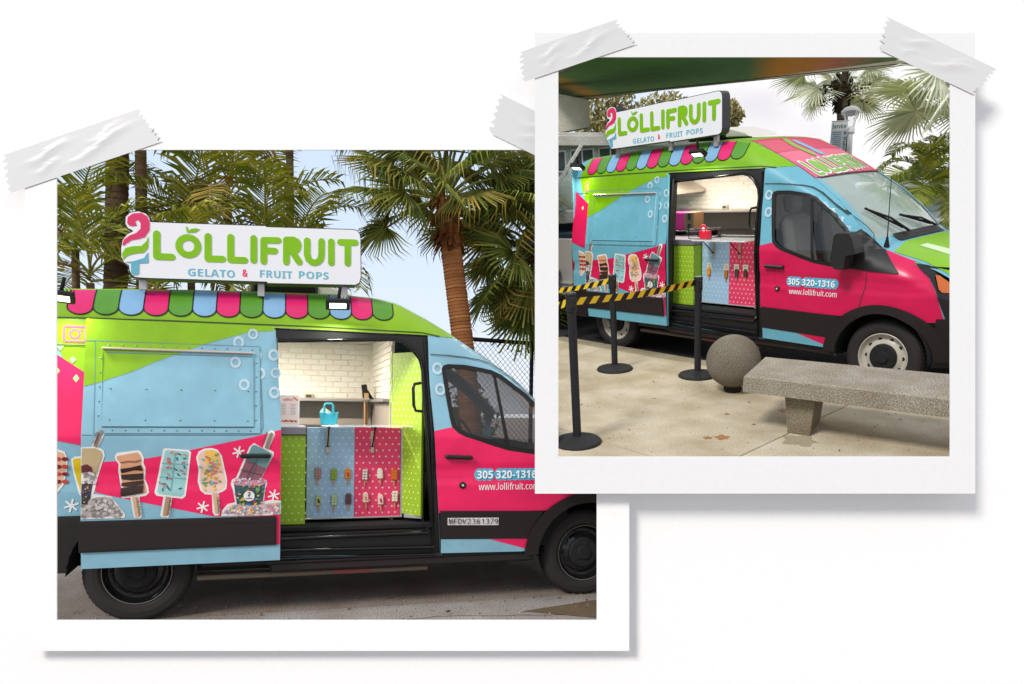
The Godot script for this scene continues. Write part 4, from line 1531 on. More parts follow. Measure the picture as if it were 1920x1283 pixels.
func plate(s: Shape, xs: Array, ys: Array, solid_at: Callable, z0: float, z1: float) -> void:   # a flat sheet made of the cells that are solid
	for i in xs.size() - 1:
		for j in ys.size() - 1:
			var m := Vector2((xs[i] + xs[i + 1]) / 2, (ys[j] + ys[j + 1]) / 2)
			if not solid_at.call(m):
				continue
			for z in [[z1, 1.0], [z0, -1.0]]:
				s.quad(Vector3(xs[i], ys[j], z[0]), Vector3(xs[i + 1], ys[j], z[0]), Vector3(xs[i + 1], ys[j + 1], z[0]), Vector3(xs[i], ys[j + 1], z[0]), Vector3(0, 0, z[1]))
			var out := [
				[i == 0 or not solid_at.call(Vector2((xs[maxi(i - 1, 0)] + xs[i]) / 2, m.y)), Vector3(-1, 0, 0), Vector2(xs[i], ys[j]), Vector2(xs[i], ys[j + 1])],
				[i == xs.size() - 2 or not solid_at.call(Vector2((xs[i + 1] + xs[mini(i + 2, xs.size() - 1)]) / 2, m.y)), Vector3(1, 0, 0), Vector2(xs[i + 1], ys[j]), Vector2(xs[i + 1], ys[j + 1])],
				[j == 0 or not solid_at.call(Vector2(m.x, (ys[maxi(j - 1, 0)] + ys[j]) / 2)), Vector3(0, -1, 0), Vector2(xs[i], ys[j]), Vector2(xs[i + 1], ys[j])],
				[j == ys.size() - 2 or not solid_at.call(Vector2(m.x, (ys[j + 1] + ys[mini(j + 2, ys.size() - 1)]) / 2)), Vector3(0, 1, 0), Vector2(xs[i], ys[j + 1]), Vector2(xs[i + 1], ys[j + 1])],
			]
			for e in out:
				if e[0]:
					s.quad(Vector3(e[2].x, e[2].y, z0), Vector3(e[3].x, e[3].y, z0), Vector3(e[3].x, e[3].y, z1), Vector3(e[2].x, e[2].y, z1), e[1])

func within(p: Vector2, r: Array) -> bool:
	return p.x > r[0] and p.x < r[2] and p.y > r[1] and p.y < r[3]

const L_OUT := [-0.8336, 0.977, 0.1991, 1.8703]
const L_WIN := [-0.779, 1.0298, 0.1435, 1.833]
const L_CUT := [0.0588, 1.2693, 0.3, 2.0]
const R_OUT := [0.0371, 1.248, 0.7746, 2.0193]
const R_WIN := [0.0764, 1.3104, 0.7326, 1.9791]

func tape(label: String, at: Vector2, turn: float, len: float, wid: float, zp: float, sd: int, to := 1.0) -> void:
	var o := thing("tape_strip", label, "tape", Transform3D(rot(0, 0, turn), Vector3(at.x, at.y, 0)), "pieces of torn tape holding the prints")
	var r := RandomNumberGenerator.new()
	r.seed = sd
	var s := shape(Color(0.645, 0.645, 0.645))
	var nx := 72
	var ny := 22
	var jag0 := []
	var jag1 := []
	for j in ny + 1:
		jag0.append(r.randf_range(-0.0026, 0.0026) + (0.003 if j % 4 < 2 else -0.003) + 0.013 * (float(j) / ny - 0.5) * (1.0 if turn > 0 else -1.0))
		jag1.append(r.randf_range(-0.0026, 0.0026) + (0.003 if j % 3 < 1 else -0.0026) + 0.02 * (0.5 - float(j) / ny) * (1.0 if turn > 0 else -1.0))
	var ridges := []   # the creases of the tape: from, to, height
	for k in [[-0.37, 0.12, -0.02, 0.28, 1.0], [-0.12, -0.22, 0.42, 0.2, 1.0], [-0.34, -0.16, -0.12, -0.08, 0.7], [0.05, 0.1, 0.36, 0.3, 0.5]]:
		ridges.append([Vector2(k[0] * len, k[1] * wid * 1.1), Vector2(k[2] * len, k[3] * wid * 1.1), k[4] * 0.0015])
	var grid := []
	for j in ny + 1:
		var row := []
		for i in nx + 1:
			var u := float(i) / nx
			var x0: float = -len / 2 + jag0[j]
			var x1: float = len / 2 + jag1[j]
			var p := Vector2(lerpf(x0, lerpf(x0, x1, to), u), (float(j) / ny - 0.5) * wid)
			var z := zp
			for c in ridges:
				var ab: Vector2 = c[1] - c[0]
				var t: float = clampf((p - c[0]).dot(ab) / ab.length_squared(), 0.0, 1.0)
				var bend: float = 0.004 * sin(PI * t * 2.0)
				var dd: float = (p - (c[0] + ab * t)).dot(Vector2(-ab.y, ab.x).normalized()) + bend
				var along: float = (p - (c[0] + ab * t)).length()
				if along > absf(dd) + 0.012:
					continue
				var fall: float = exp(-pow(dd / (0.0028 if dd > 0 else 0.0085), 2.0)) * sin(PI * clampf(t, 0.03, 0.97))
				z += c[2] * fall
			row.append(Vector3(p.x, p.y, z))
		grid.append(row)
	for j in ny:
		for i in nx:
			var q := []
			for e in [[0, 0], [1, 0], [1, 1], [0, 1]]:
				var jj: int = j + e[1]
				var ii: int = i + e[0]
				var gx: Vector3 = grid[jj][mini(ii + 1, nx)] - grid[jj][maxi(ii - 1, 0)]
				var gy: Vector3 = grid[mini(jj + 1, ny)][ii] - grid[maxi(jj - 1, 0)][ii]
				q.append([grid[jj][ii], gx.cross(gy).normalized()])
			s.t3(q[0][0], q[1][0], q[2][0], q[0][1], q[1][1], q[2][1])
			s.t3(q[0][0], q[2][0], q[3][0], q[0][1], q[2][1], q[3][1])
	solid("tape", s, M.tape, o)

func build_board() -> void:
	var s := shape(Color(0.88, 0.88, 0.88))
	var hl := [-0.8165, 0.9981, 0.1658, 1.8598]
	var hr := [0.059, 1.2767, 0.778, 2.022]
	plate(s, [-1.2, hl[0], hr[0], hl[2], hr[2], 1.45], [0.82, hl[1], hr[1], hl[3], hr[3], 2.17], func(p: Vector2) -> bool: return not (within(p, hl) and not within(p, [0.0591, 1.2767, 9.0, 9.0])) and not within(p, hr), -1.31, -1.3)
	var b := setting("wall", s, M.paper, "white display board with two window openings behind the paper prints")
	var a := shape(Color(0.88, 0.88, 0.88))
	plate(a, [L_OUT[0], L_WIN[0], L_CUT[0], L_WIN[2], L_OUT[2]], [L_OUT[1], L_WIN[1], L_CUT[1], L_WIN[3], L_OUT[3]], func(p: Vector2) -> bool: return not within(p, L_WIN) and not within(p, L_CUT), -1.277, -1.275)
	var o := thing("photo_frame", "larger white paper print frame taped on the left, around the side view of the van", "photo frame")
	solid("paper_border", a, M.paper, o)
	var c := shape(Color(0.79, 0.79, 0.79))
	plate(c, [R_OUT[0], R_WIN[0], R_WIN[2], R_OUT[2]], [R_OUT[1], R_WIN[1], R_WIN[3], R_OUT[3]], func(p: Vector2) -> bool: return not within(p, R_WIN), -1.252, -1.25)
	o = thing("photo_frame", "smaller pale grey paper print frame overlapping the other at upper right", "photo frame")
	solid("paper_border", c, M.paper, o)
	tape("torn tape strip on the upper left corner of the larger print", Vector2(-0.7412, 1.8324), 18.8, 0.2574, 0.0655, -1.2735, 3)
	tape("torn tape strip on the larger print, its end tucked under the smaller print", Vector2(0.0851, 1.8379), -26.0, 0.2547, 0.0682, -1.2735, 4, 0.385)
	tape("torn tape strip on the upper left corner of the smaller print", Vector2(0.1022, 1.9909), 18.6, 0.1828, 0.0499, -1.2485, 3)
	tape("torn tape strip on the upper right corner of the smaller print", Vector2(0.705, 1.9775), -25.5, 0.1873, 0.0553, -1.2485, 5)

# ---------------------------------------------------------------- small things shared by both scenes
func pop_shape(o: Node, kind: int, c1: Color, c2: Color) -> void:   # an ice pop of about 10 cm, standing along y, back at z = 0
	var b := shape(c1)
	if kind == 0:   # bar of chocolate-like blocks
		b.box(Vector3(0, 0.028, 0.01), Vector3(0.044, 0.084, 0.018), 0.005)
		b.col = c2
		for i in 2:
			for j in 4:
				b.box(Vector3(-0.0105 + i * 0.021, -0.003 + j * 0.0205, 0.02), Vector3(0.017, 0.0165, 0.006), 0.003)
	elif kind == 1:   # rounded pop
		var p := PackedVector2Array([Vector2(-0.018, -0.012), Vector2(0.018, -0.012), Vector2(0.021, -0.008), Vector2(0.021, 0.045)])
		for i in 7:
			var a := PI * (i + 1) / 8.0
			p.append(Vector2(cos(a) * 0.021, 0.045 + sin(a) * 0.024))
		p.append(Vector2(-0.021, 0.045))
		p.append(Vector2(-0.021, -0.008))
		b.prism(p, 0.0, 0.02, 0.004)
		b.col = c2
		b.box(Vector3(0.002, 0.02, 0.0195), Vector3(0.016, 0.034, 0.006), 0.003, rot(0, 0, 12))
	else:   # square frozen bar
		b.box(Vector3(0, 0.028, 0.01), Vector3(0.05, 0.084, 0.018), 0.003)
		b.col = c2
		for j in 3:
			b.box(Vector3(0, 0.004 + j * 0.024, 0.0195), Vector3(0.042, 0.008, 0.003), 0.001)
	solid("ice", b, M.satin, o)
	var st := shape(S(214, 150, 100))
	st.box(Vector3(0, -0.036, 0.01), Vector3(0.01, 0.052, 0.005), 0.0015)
	solid("stick", st, M.satin, o)

func pop_sample(label: String, at: Vector3, kind: int, c1: Color, c2: Color, group: String) -> void:
	var o := thing("ice_pop_sample", label, "ice pop", Transform3D(rot(0, 0, [-2.0, 2.0, -1.0][kind]), at), group)
	pop_shape(o, kind, c1, c2)

func carry_bag(label: String, at: Vector3, col: Color, w: float, h: float) -> void:
	var o := thing("carry_bag", label, "bag", Transform3D(rot(0, -6, 0), at))
	var s := shape(col)
	s.prism(PackedVector2Array([Vector2(-w * 0.42, 0), Vector2(w * 0.42, 0), Vector2(w * 0.5, h * 0.6), Vector2(w * 0.1, h * 0.58), Vector2(0.0, h * 0.52), Vector2(-w * 0.12, h * 0.56), Vector2(-w * 0.5, h * 0.6)]), -0.03, 0.03, 0.004)
	solid("bag_body", s, M.satin, o)
	var hn := shape(col)
	hn.tube(PackedVector3Array([Vector3(-w * 0.24, h * 0.5, 0.03), Vector3(-w * 0.23, h * 0.92, 0.03), Vector3(-w * 0.16, h, 0.03), Vector3(w * 0.16, h, 0.03), Vector3(w * 0.23, h * 0.92, 0.03), Vector3(w * 0.25, h * 0.5, 0.03)]), 0.009, 0.009, 8)
	solid("handle", hn, M.satin, o)
	var t := shape(Color(0.85, 0.84, 0.82))
	t.prism(PackedVector2Array([Vector2(-w * 0.5, h * 0.62), Vector2(-w * 0.3, h * 0.84), Vector2(w * 0.05, h * 0.66), Vector2(w * 0.12, h * 0.55), Vector2(-w * 0.1, h * 0.5)]), -0.01, 0.0)
	solid("tissue_paper", t, M.paper, o)

# ---------------------------------------------------------------- the street of the larger print
func build_side_street() -> void:
	frame = Transform3D(Basis(Vector3(0.95862, -0.00881, -0.28456), Vector3(0.01612, 0.9996, 0.02333), Vector3(0.28424, -0.02695, 0.95837)), Vector3(-2.5669, 0.0, -5.0666))
	var g := shape(S(232, 216, 204))
	g.quad(Vector3(-60, 0, 9), Vector3(60, 0, 9), Vector3(60, 0, -90), Vector3(-60, 0, -90), Vector3.UP)
	setting("ground", g, M.asphalt, "grey asphalt ground under the van seen from the side")
	var strip := shape(S(250, 243, 240))
	for k in 1:
		strip.quad(Vector3(-4, 0.004, 2.4), Vector3(5.2, 0.004, 2.4), Vector3(5.2, 0.004, -0.05), Vector3(-4, 0.004, -0.12), Vector3.UP)
	setting("road", strip, M.asphalt, "paler worn strip of asphalt in front of the van")
	var patch := shape(S(176, 152, 124))
	patch.tri(Vector3(2.66, 0.008, 0.3), Vector3(3.6, 0.008, 0.05), Vector3(3.4, 0.008, 0.75), Vector3.UP)
	setting("pavement", patch, M.asphalt, "brown patch of ground beside the front wheel")
	var grit := shape()
	rng.seed = 88
	for k in 700:
		grit.col = S(80, 74, 70).lerp(S(176, 168, 162), rng.randf())
		var gs := rng.randf_range(0.003, 0.011)
		grit.box(Vector3(rng.randf_range(-1.2, 3.6), 0.004 + gs * 0.3, rng.randf_range(-0.5, 0.75)), Vector3(gs, gs * 0.7, gs * 0.8), 0.0, rot(rng.randf() * 40, rng.randf() * 360, 0))
	for k in 40:
		grit.col = S(150, 104, 56).lerp(S(92, 70, 40), rng.randf())
		grit.box(Vector3(rng.randf_range(-1.0, 3.4), 0.012, rng.randf_range(-0.4, 0.7)), Vector3(0.045, 0.004, 0.016) * rng.randf_range(0.4, 1.0), 0.0, rot(rng.randf_range(-20, 20), rng.randf() * 360, rng.randf_range(-20, 20)))
	var go := setting("gravel", grit, M.satin, "loose grit and dry leaf bits on the asphalt")
	go.set_meta("kind", "stuff")
	var crack := shape(S(70, 62, 56))
	var cx := -1.3
	var cz := 0.28
	while cx < 3.6:
		var nx := cx + rng.randf_range(0.06, 0.16)
		var nz := cz + rng.randf_range(-0.035, 0.035)
		crack.quad(Vector3(cx, 0.007, cz - 0.003), Vector3(nx, 0.007, nz - 0.003), Vector3(nx, 0.007, nz + 0.003), Vector3(cx, 0.007, cz + 0.003), Vector3.UP)
		cx = nx
		cz = nz
	setting("road_crack", crack, M.asphalt, "thin crack running along the asphalt")
	var verge := shape(S(64, 62, 38))
	verge.box(Vector3(1.5, 0.06, -3.4), Vector3(9.0, 0.14, 0.9), 0.05)
	for k in 1600:
		var q := Vector3(rng.randf_range(-3, 6), 0.12, rng.randf_range(-3.85, -2.95))
		verge.col = S(74, 78, 36).lerp(S(120, 112, 60), rng.randf())
		verge.tri(q, q + Vector3(0.015, 0, 0), q + Vector3(rng.randfn() * 0.04, rng.randf_range(0.06, 0.16), rng.randfn() * 0.03), Vector3(0, 0, 1))
	var vo := setting("grass", verge, M.leaf, "dark grass verge behind the van")
	vo.set_meta("kind", "stuff")
	var van := make_van("side", "wrapped food van seen side on in the larger print, serving door slid open")
	# things on the counter
	var G1 := "sample ice pops on the counter front of the van seen side on"
	var rows := [
		["pinkish brown block pop, first of the upper row on the blue panel", Vector3(1.205, 0.963, -0.311), 0, S(150, 110, 104), S(190, 146, 138)],
		["green block pop on the blue panel, middle of the upper row", Vector3(1.322, 0.954, -0.311), 0, S(130, 160, 40), S(160, 190, 60)],
		["orange rounded pop with a red berry on the blue panel", Vector3(1.428, 0.961, -0.311), 1, S(226, 140, 30), S(214, 40, 40)],
		["white speckled block pop, first of the upper row on the pink panel", Vector3(1.556, 0.951, -0.311), 0, S(150, 110, 100), S(236, 222, 216)],
		["plain cream rounded pop on the pink panel", Vector3(1.674, 0.958, -0.311), 1, S(240, 230, 212), S(240, 230, 212)],
		["square orange frozen bar on the pink panel", Vector3(1.782, 0.948, -0.311), 2, S(218, 100, 30), S(226, 120, 50)],
		["pale green rounded pop with a dark brown core on the blue panel", Vector3(1.211, 0.76, -0.311), 1, S(178, 190, 130), S(60, 34, 20)],
		["pale green and white block pop on the blue panel, lower row", Vector3(1.326, 0.758, -0.311), 0, S(150, 180, 110), S(206, 222, 180)],
		["dark brown block pop on the blue panel, lower row", Vector3(1.433, 0.764, -0.311), 0, S(84, 54, 54), S(112, 76, 74)],
		["white and salmon rounded pop, first of the lower row on the pink panel", Vector3(1.566, 0.773, -0.311), 1, S(240, 206, 186), S(226, 130, 100)],
		["white rounded pop with red fruit slices on the pink panel", Vector3(1.681, 0.755, -0.311), 1, S(238, 206, 200), S(186, 24, 30)],
		["cream white block pop on the pink panel, lower row", Vector3(1.79, 0.777, -0.311), 0, S(214, 204, 180), S(238, 230, 210)],
	]
	for r in rows:
		pop_sample(r[0], r[1], r[2], r[3], r[4], G1)
	carry_bag("turquoise carry bag with white tissue on the clear shelf", Vector3(1.275, 1.366, -0.15), S(52, 172, 190), 0.135, 0.155)
	var mo := thing("menu_stand", "white printed menu sheet standing on the green cabinet", "menu", Transform3D(rot(-8, 0, 0), Vector3(0.985, 1.35, -0.25)))
	var ms := shape(Color(0.86, 0.85, 0.85))
	ms.box(Vector3(0, 0.118, 0), Vector3(0.16, 0.236, 0.006), 0.001)
	ms.col = S(246, 226, 224)
	ms.box(Vector3(0, 0.122, 0.0035), Vector3(0.142, 0.21, 0.002))
	ms.col = S(150, 150, 154)
	for k in 8:
		for sx in [-0.036, 0.034]:
			ms.box(Vector3(sx, 0.165 - k * 0.011, 0.0048), Vector3(0.034 if k % 3 else 0.044, 0.003, 0.0008))
	for k in 9:
		ms.col = [S(110, 60, 40), S(230, 150, 50), S(200, 60, 60)][k % 3]
		ms.ball(Vector3(-0.055 + k * 0.0138, 0.036 + 0.004 * (k % 2), 0.0045), Vector3(0.0085, 0.008, 0.002), 5, 8)
	for k in 4:
		ms.col = [S(240, 160, 70), S(220, 90, 60)][k % 2]
		ms.ball(Vector3(0.04 + k * 0.008, 0.214 - k * 0.006, 0.0045), Vector3(0.007, 0.007, 0.002), 5, 8)
	solid("menu_sheet", ms, M.satin, mo)
	lettering(mo, "menu_title", "Lollifruit", Transform3D(Basis(), Vector3(-0.036, 0.19, 0.0055)), 0.07, 0.02, S(214, 50, 60), 0.001, false)
	# palms behind the van
	var GR1 := S(92, 112, 44, 0.95)
	var GR2 := S(200, 198, 96, 0.95)
	var fr := [
		frond_mesh(1, 1.5, 4, 96, 32, 0.46, 0.04, GR1, GR2), frond_mesh(2, 1.35, -4, 120, 30, 0.44, 0.04, GR1, GR2),
		frond_mesh(3, 1.6, 8, 80, 34, 0.48, 0.042, S(96, 116, 44, 0.9), S(196, 190, 88, 0.9)), frond_mesh(4, 1.3, 0, 135, 30, 0.4, 0.04, S(110, 108, 52, 0.9), S(190, 160, 84, 0.9))]
	var spots := [
		[Vector3(-1.6, 0, -5.2), Vector3(-1.5, 3.35, -4.6), 0.06, 9, "feather palm with a thin leaning trunk at the left edge of the larger print"],
		[Vector3(-1.05, 0, -4.3), Vector3(-1.2, 2.85, -4.0), 0.06, 9, "low feather palm just behind the rear end of the van"],
		[Vector3(-0.75, 0, -4.6), Vector3(-0.77, 4.95, -4.45), 0.085, 8, "tall feather palm with a pale ringed trunk behind the sign's ice pop"],
		[Vector3(-0.2, 0, -4.9), Vector3(-0.22, 3.5, -4.6), 0.06, 11, "dense feather palm behind the left half of the roof sign"],
		[Vector3(0.25, 0, -4.8), Vector3(0.22, 3.95, -4.6), 0.06, 10, "feather palm with the highest green crown above the sign"],
		[Vector3(0.6, 0, -4.5), Vector3(0.66, 3.25, -4.3), 0.06, 9, "feather palm behind the middle of the roof sign"],
		[Vector3(1.0, 0, -5.8), Vector3(0.95, 5.25, -5.4), 0.07, 8, "tall thin trunked feather palm standing free against the sky"],
		[Vector3(1.05, 0, -4.4), Vector3(1.0, 3.0, -4.2), 0.055, 8, "low feather palm behind the right half of the roof sign"],
		[Vector3(-0.5, 0, -4.0), Vector3(-0.45, 2.7, -3.7), 0.055, 8, "low feather palm showing under the left end of the sign"],
	]
	for k in spots.size():
		var sp: Array = spots[k]
		feather_palm("feather_palm", sp[4], sp[0], sp[1], sp[2], fr, sp[3], 82, 0.95, "feather palms behind the side view van", 11 + k)
	var big := thing("bare_palm", "thick bare brown palm trunk behind the rear of the van", "tree trunk", Transform3D(Basis(), Vector3(-1.06, 0, -4.62)))
	solid("trunk", trunk_shape(PackedVector3Array([Vector3(), Vector3(-0.01, 2.5, 0), Vector3(0.02, 5.2, 0)]), 0.15, 0.12, S(138, 112, 94, 0.9), S(166, 140, 118, 0.9), 0.07), M.bark, big)
	var F1 := S(86, 114, 52, 0.88)
	var F2 := S(178, 182, 90, 0.88)
	var fans := [fan_mesh(1, 0.75, 0.86, 40, 118, 0.4, F1, F2), fan_mesh(2, 0.66, 0.8, 38, 125, 0.6, F1, S(204, 176, 90, 0.85)), fan_mesh(3, 0.82, 0.88, 42, 110, 0.3, S(78, 98, 46, 0.85), F2)]
	var lim := func(p: Vector3) -> bool: return (frame * p).x < -(frame * p).z * 0.05
	fan_palm("fan_palm", "big fan palm with an orange brown curved trunk right of the sign", Vector3(3.45, 0, -4.2), Vector3(2.95, 4.3, -4.36), 0.15, fans, 40, -26, 1.2, "fan palms behind the side view van", 5, lim, S(186, 118, 72, 0.95), S(226, 154, 102, 0.95))
	fan_palm("fan_palm", "fan palm crown drooping at the right edge of the larger print", Vector3(4.62, 0, -5.0), Vector3(4.5, 3.85, -5.0), 0.13, fans, 50, -72, 1.85, "fan palms behind the side view van", 8, lim, S(150, 108, 74, 0.9), S(184, 136, 98, 0.9))
	# chain-link fence at the right
	var fe := thing("chain_link_fence", "chain-link fence with a black top rail right of the fan palm", "fence", Transform3D(rot(0, 16.5, 0), Vector3(2.9, 0, -4.55)))
	var rl := shape(S(14, 15, 16))
	rl.rod(Vector3(-0.6, 2.46, 0), Vector3(1.62, 2.46, 0), 0.03, 10)
	solid("top_rail", rl, M.trim, fe)
	for px in [-0.5, 1.6]:
		var po := shape(S(14, 15, 16))
		po.rod(Vector3(px, 0, -0.03), Vector3(px, 2.5, -0.03), 0.03, 10)
		solid("fence_post", po, M.trim, fe)
	var wi := shape(S(120, 124, 128))
	for k in range(-30, 26):
		var x0 := -0.6 + k * 0.085
		for sg in [1.0, -1.0]:
			var a := Vector2(x0 if sg > 0 else x0 + 2.42, 0.02)
			var b := Vector2(a.x + sg * 2.42, 2.44)
			for e in [a, b]:
				pass
			if a.x < -0.6:
				a += Vector2(1, 1) * (-0.6 - a.x)
			if b.x > 1.62:
				b -= Vector2(1, 1) * (b.x - 1.62) if sg > 0 else Vector2()
			if sg < 0:
				if b.x < -0.6:
					b += Vector2(1, -1) * (-0.6 - b.x)
				if a.x > 1.62:
					a += Vector2(-1, 1) * (a.x - 1.62)
			if a.y < b.y - 0.02:
				wi.rod(Vector3(a.x, a.y, 0.004 * sg), Vector3(b.x, b.y, 0.004 * sg), 0.003, 4)
	var wm := solid("wire_mesh", wi, M.metal, fe)
	wm.set_meta("kind", "stuff")
	var wall := thing("garden_wall", "tan plaster wall seen through the cab windows", "wall", Transform3D(rot(0, 16.5, 0), Vector3(2.2, 0, -6.2)))
	var ws := shape(S(196, 172, 132))
	ws.box(Vector3(0.2, 0.75, 0), Vector3(3.4, 1.5, 0.16), 0.01)
	solid("wall_face", ws, M.stucco, wall)
	var bush := thing("shrub", "leafy green shrub seen through the front window of the side view van", "shrub", Transform3D(Basis(), Vector3(3.4, 0, -4.9)))
	solid("foliage", crown_shape(31, [[Vector3(0, 1.0, 0), Vector3(0.55, 0.9, 0.4)], [Vector3(-0.5, 0.7, 0), Vector3(0.5, 0.7, 0.4)]], 1800, 0.11, S(60, 84, 34, 0.8), S(150, 160, 90, 0.8)), M.leaf, bush)

# ---------------------------------------------------------------- the street of the smaller print
func stanchion(label: String, base: Vector3, top: float) -> void:
	var o := thing("queue_stanchion", label, "stanchion", Transform3D(Basis(), base), "black queue stanchions beside the van")
	var h := top - base.y
	var p := shape(S(30, 30, 31))
	p.lathe([Vector2(0.033, 0.02), Vector2(0.033, h - 0.13)], 24)
	solid("post", p, M.trim, o)
	var b := shape(S(30, 29, 29))
	b.lathe([Vector2(0.19, 0.0), Vector2(0.193, 0.012), Vector2(0.18, 0.026), Vector2(0.1, 0.045), Vector2(0.05, 0.052), Vector2(0.034, 0.06)], 40)
	solid("base", b, M.rubber, o)
	var c := shape(S(24, 24, 25))
	c.lathe([Vector2(0.033, h - 0.15), Vector2(0.041, h - 0.14), Vector2(0.042, h - 0.012), Vector2(0.038, h - 0.002), Vector2(0.0, h)], 24)
	c.box(Vector3(0.038, h - 0.07, 0.02), Vector3(0.03, 0.08, 0.03), 0.005)
	c.box(Vector3(-0.038, h - 0.07, -0.02), Vector3(0.03, 0.08, 0.03), 0.005)
	solid("head", c, M.trim, o)

func belt(label: String, a: Vector3, b: Vector3, n: int) -> void:
	var o := thing("barrier_belt", label, "belt", Transform3D(), "black and yellow barrier belts")
	var s := shape()
	var d := (b - a).normalized()
	var up := Vector3(0, 1, 0)
	var nn := d.cross(up).normalized() * 0.0015
	var len := a.distance_to(b)
	var w := 0.055
	var f := func(t: float, v: float) -> Vector3: return a.lerp(b, clampf(t, 0, 1)) + up * (v - 0.03 * sin(PI * clampf(t, 0, 1)) * len / 2.6)
	for i in range(-1, n * 2):
		s.col = S(246, 204, 30) if i % 2 == 0 else S(22, 21, 20)
		var k := 0.75 / (n * 2)
		var t0 := float(i) / (n * 2)
		var t1 := float(i + 1) / (n * 2)
		var q := [f.call(t0, -w / 2), f.call(t1, -w / 2), f.call(t1 + k, w / 2), f.call(t0 + k, w / 2)]
		s.quad(q[0] + nn, q[1] + nn, q[2] + nn, q[3] + nn, nn)
		s.quad(q[0] - nn, q[1] - nn, q[2] - nn, q[3] - nn, -nn)
	solid("belt_webbing", s, M.satin, o)

func build_kerb_street() -> void:
	frame = Transform3D(Basis(Vector3(0.63624, -0.2025, 0.74444), Vector3(-0.06995, 0.94582, 0.31706), Vector3(-0.76831, -0.2538, 0.5876)), Vector3(1.2414, 2.2906, -9.3462))
	var edge := fix(PackedVector2Array([Vector2(2.62, 3.48), Vector2(5.7, 0.81), Vector2(14.0, -14.0), Vector2(-34, -31), Vector2(1.6, -27.0), Vector2(1.73, -18.0), Vector2(2.0, -10.0)]))
	edge = fix(PackedVector2Array([Vector2(2.611, 3.469), Vector2(5.692, 0.802), Vector2(16.0, -10.0), Vector2(10.0, -40.0), Vector2(-34.128, -29.59)]))
	# the left limit of this street runs from (2.611, 3.469) straight back
	var left_dir := Vector2(-34.128 - 2.611, -29.59 - 3.469)
	var flat := func(s: Shape, poly: PackedVector2Array, y0: float, y1: float, bevel: float) -> void:
		var p := PackedVector2Array()
		for q in poly:
			p.append(Vector2(q.x, -q.y))
		s.xf = Transform3D(Basis(Vector3(1, 0, 0), Vector3(0, 0, -1), Vector3(0, 1, 0)), Vector3())
		s.prism(fix(p), y0, y1, bevel)
		s.xf = Transform3D()
	var road := shape(S(70, 68, 68))
	flat.call(road, edge, -0.02, 0.0, 0.0)
	setting("road", road, M.dark_asphalt, "dark asphalt roadway under the van beside the kerb")
	var far := shape(S(232, 226, 214))
	for q in Geometry2D.intersect_polygons(edge, rect_poly([-40, -60, 40, -2.1])):
		flat.call(far, q, 0.002, 0.006, 0.0)
	setting("pavement", far, M.concrete, "pale paving on the far side of the road")
	var walk := shape(S(120, 112, 100))
	for q in Geometry2D.intersect_polygons(edge, rect_poly([-40, 0.14, 40, 9])):
		flat.call(walk, q, 0.004, 0.085, 0.0)
	var pv := setting("pavement", walk, M.concrete, "bed under the concrete slabs of the pavement")
	var xs := [-9.6, -6.4, -3.12, 0.17, 3.39, 6.6]
	var zs := [0.30, 2.66, 5.0]
	for i in xs.size() - 1:
		for j in zs.size() - 1:
			for q in Geometry2D.intersect_polygons(edge, rect_poly([xs[i] + 0.005, zs[j] + 0.005, xs[i + 1] - 0.005, zs[j + 1] - 0.005])):
				var sl := shape(S(250, 238, 212).lerp(S(240, 226, 200), rng.randf()))
				flat.call(sl, q, 0.05, 0.1, 0.004)
				part("slab", sl.mesh(), M.slab, pv)
	var kx := -30.0
	while kx < 9.0:
		for q in Geometry2D.intersect_polygons(edge, rect_poly([kx + 0.006, 0.1, kx + 2.99, 0.292])):
			var kb := shape(S(196, 184, 160))
			flat.call(kb, q, 0.0, 0.102, 0.012)
			part("kerb", kb.mesh(), M.slab, pv)
		kx += 3.0
	rng.seed = 19
	var k9 := 0
	for st in [["rust", Vector2(3.06, 2.0), 0.06, S(206, 150, 104)], ["rust", Vector2(2.98, 2.08), 0.035, S(210, 160, 116)], ["rust", Vector2(2.75, 1.5), 0.022, S(206, 150, 108)], ["rust", Vector2(3.06, 1.13), 0.05, S(222, 186, 150)], ["damp", Vector2(3.54, 1.7), 0.13, S(206, 192, 164)]]:
		var sn := shape(st[3])
		var p := PackedVector2Array()
		for k in 22:
			p.append(st[1] + Vector2.from_angle(TAU * k / 22) * st[2] * (0.85 + 0.2 * sin(k * 1.3 + st[2] * 40.0) + 0.1 * rng.randf()))
		flat.call(sn, p, 0.0995, 0.1012 + 0.0006 * k9, 0.0)
		k9 += 1
		var sm := part("stain", sn.mesh(), M.slab if st[0] == "rust" else M.slab, pv)
	var lit := shape(S(120, 78, 46))
	for k in 22:
		lit.col = S(126, 92, 58).lerp(S(90, 66, 44), rng.randf())
		var lp0 := Vector3(rng.randf_range(1.4, 4.2), 0.104, rng.randf_range(0.5, 2.6))
		var lb := rot(0, rng.randf() * 360, 0)
		var ls := rng.randf_range(0.008, 0.022)
		lit.quad(lp0, lp0 + lb * Vector3(ls, 0.006, ls * 0.4), lp0 + lb * Vector3(ls * 2.0, 0.001, 0), lp0 + lb * Vector3(ls, 0.004, -ls * 0.4), Vector3.UP)
	for k in 260:
		lit.col = S(150, 136, 110).lerp(S(90, 80, 66), rng.randf())
		var gs := rng.randf_range(0.003, 0.008)
		lit.box(Vector3(rng.randf_range(0.2, 4.4), 0.1 + gs * 0.3, rng.randf_range(0.35, 3.0)), Vector3(gs, gs * 0.6, gs), 0.0, rot(0, rng.randf() * 360, 0))
	var lo := part("leaf_litter", lit.mesh(), M.satin, pv)
	lo.set_meta("kind", "stuff")
	var pud := shape(S(40, 40, 42))
	var pp := PackedVector2Array()
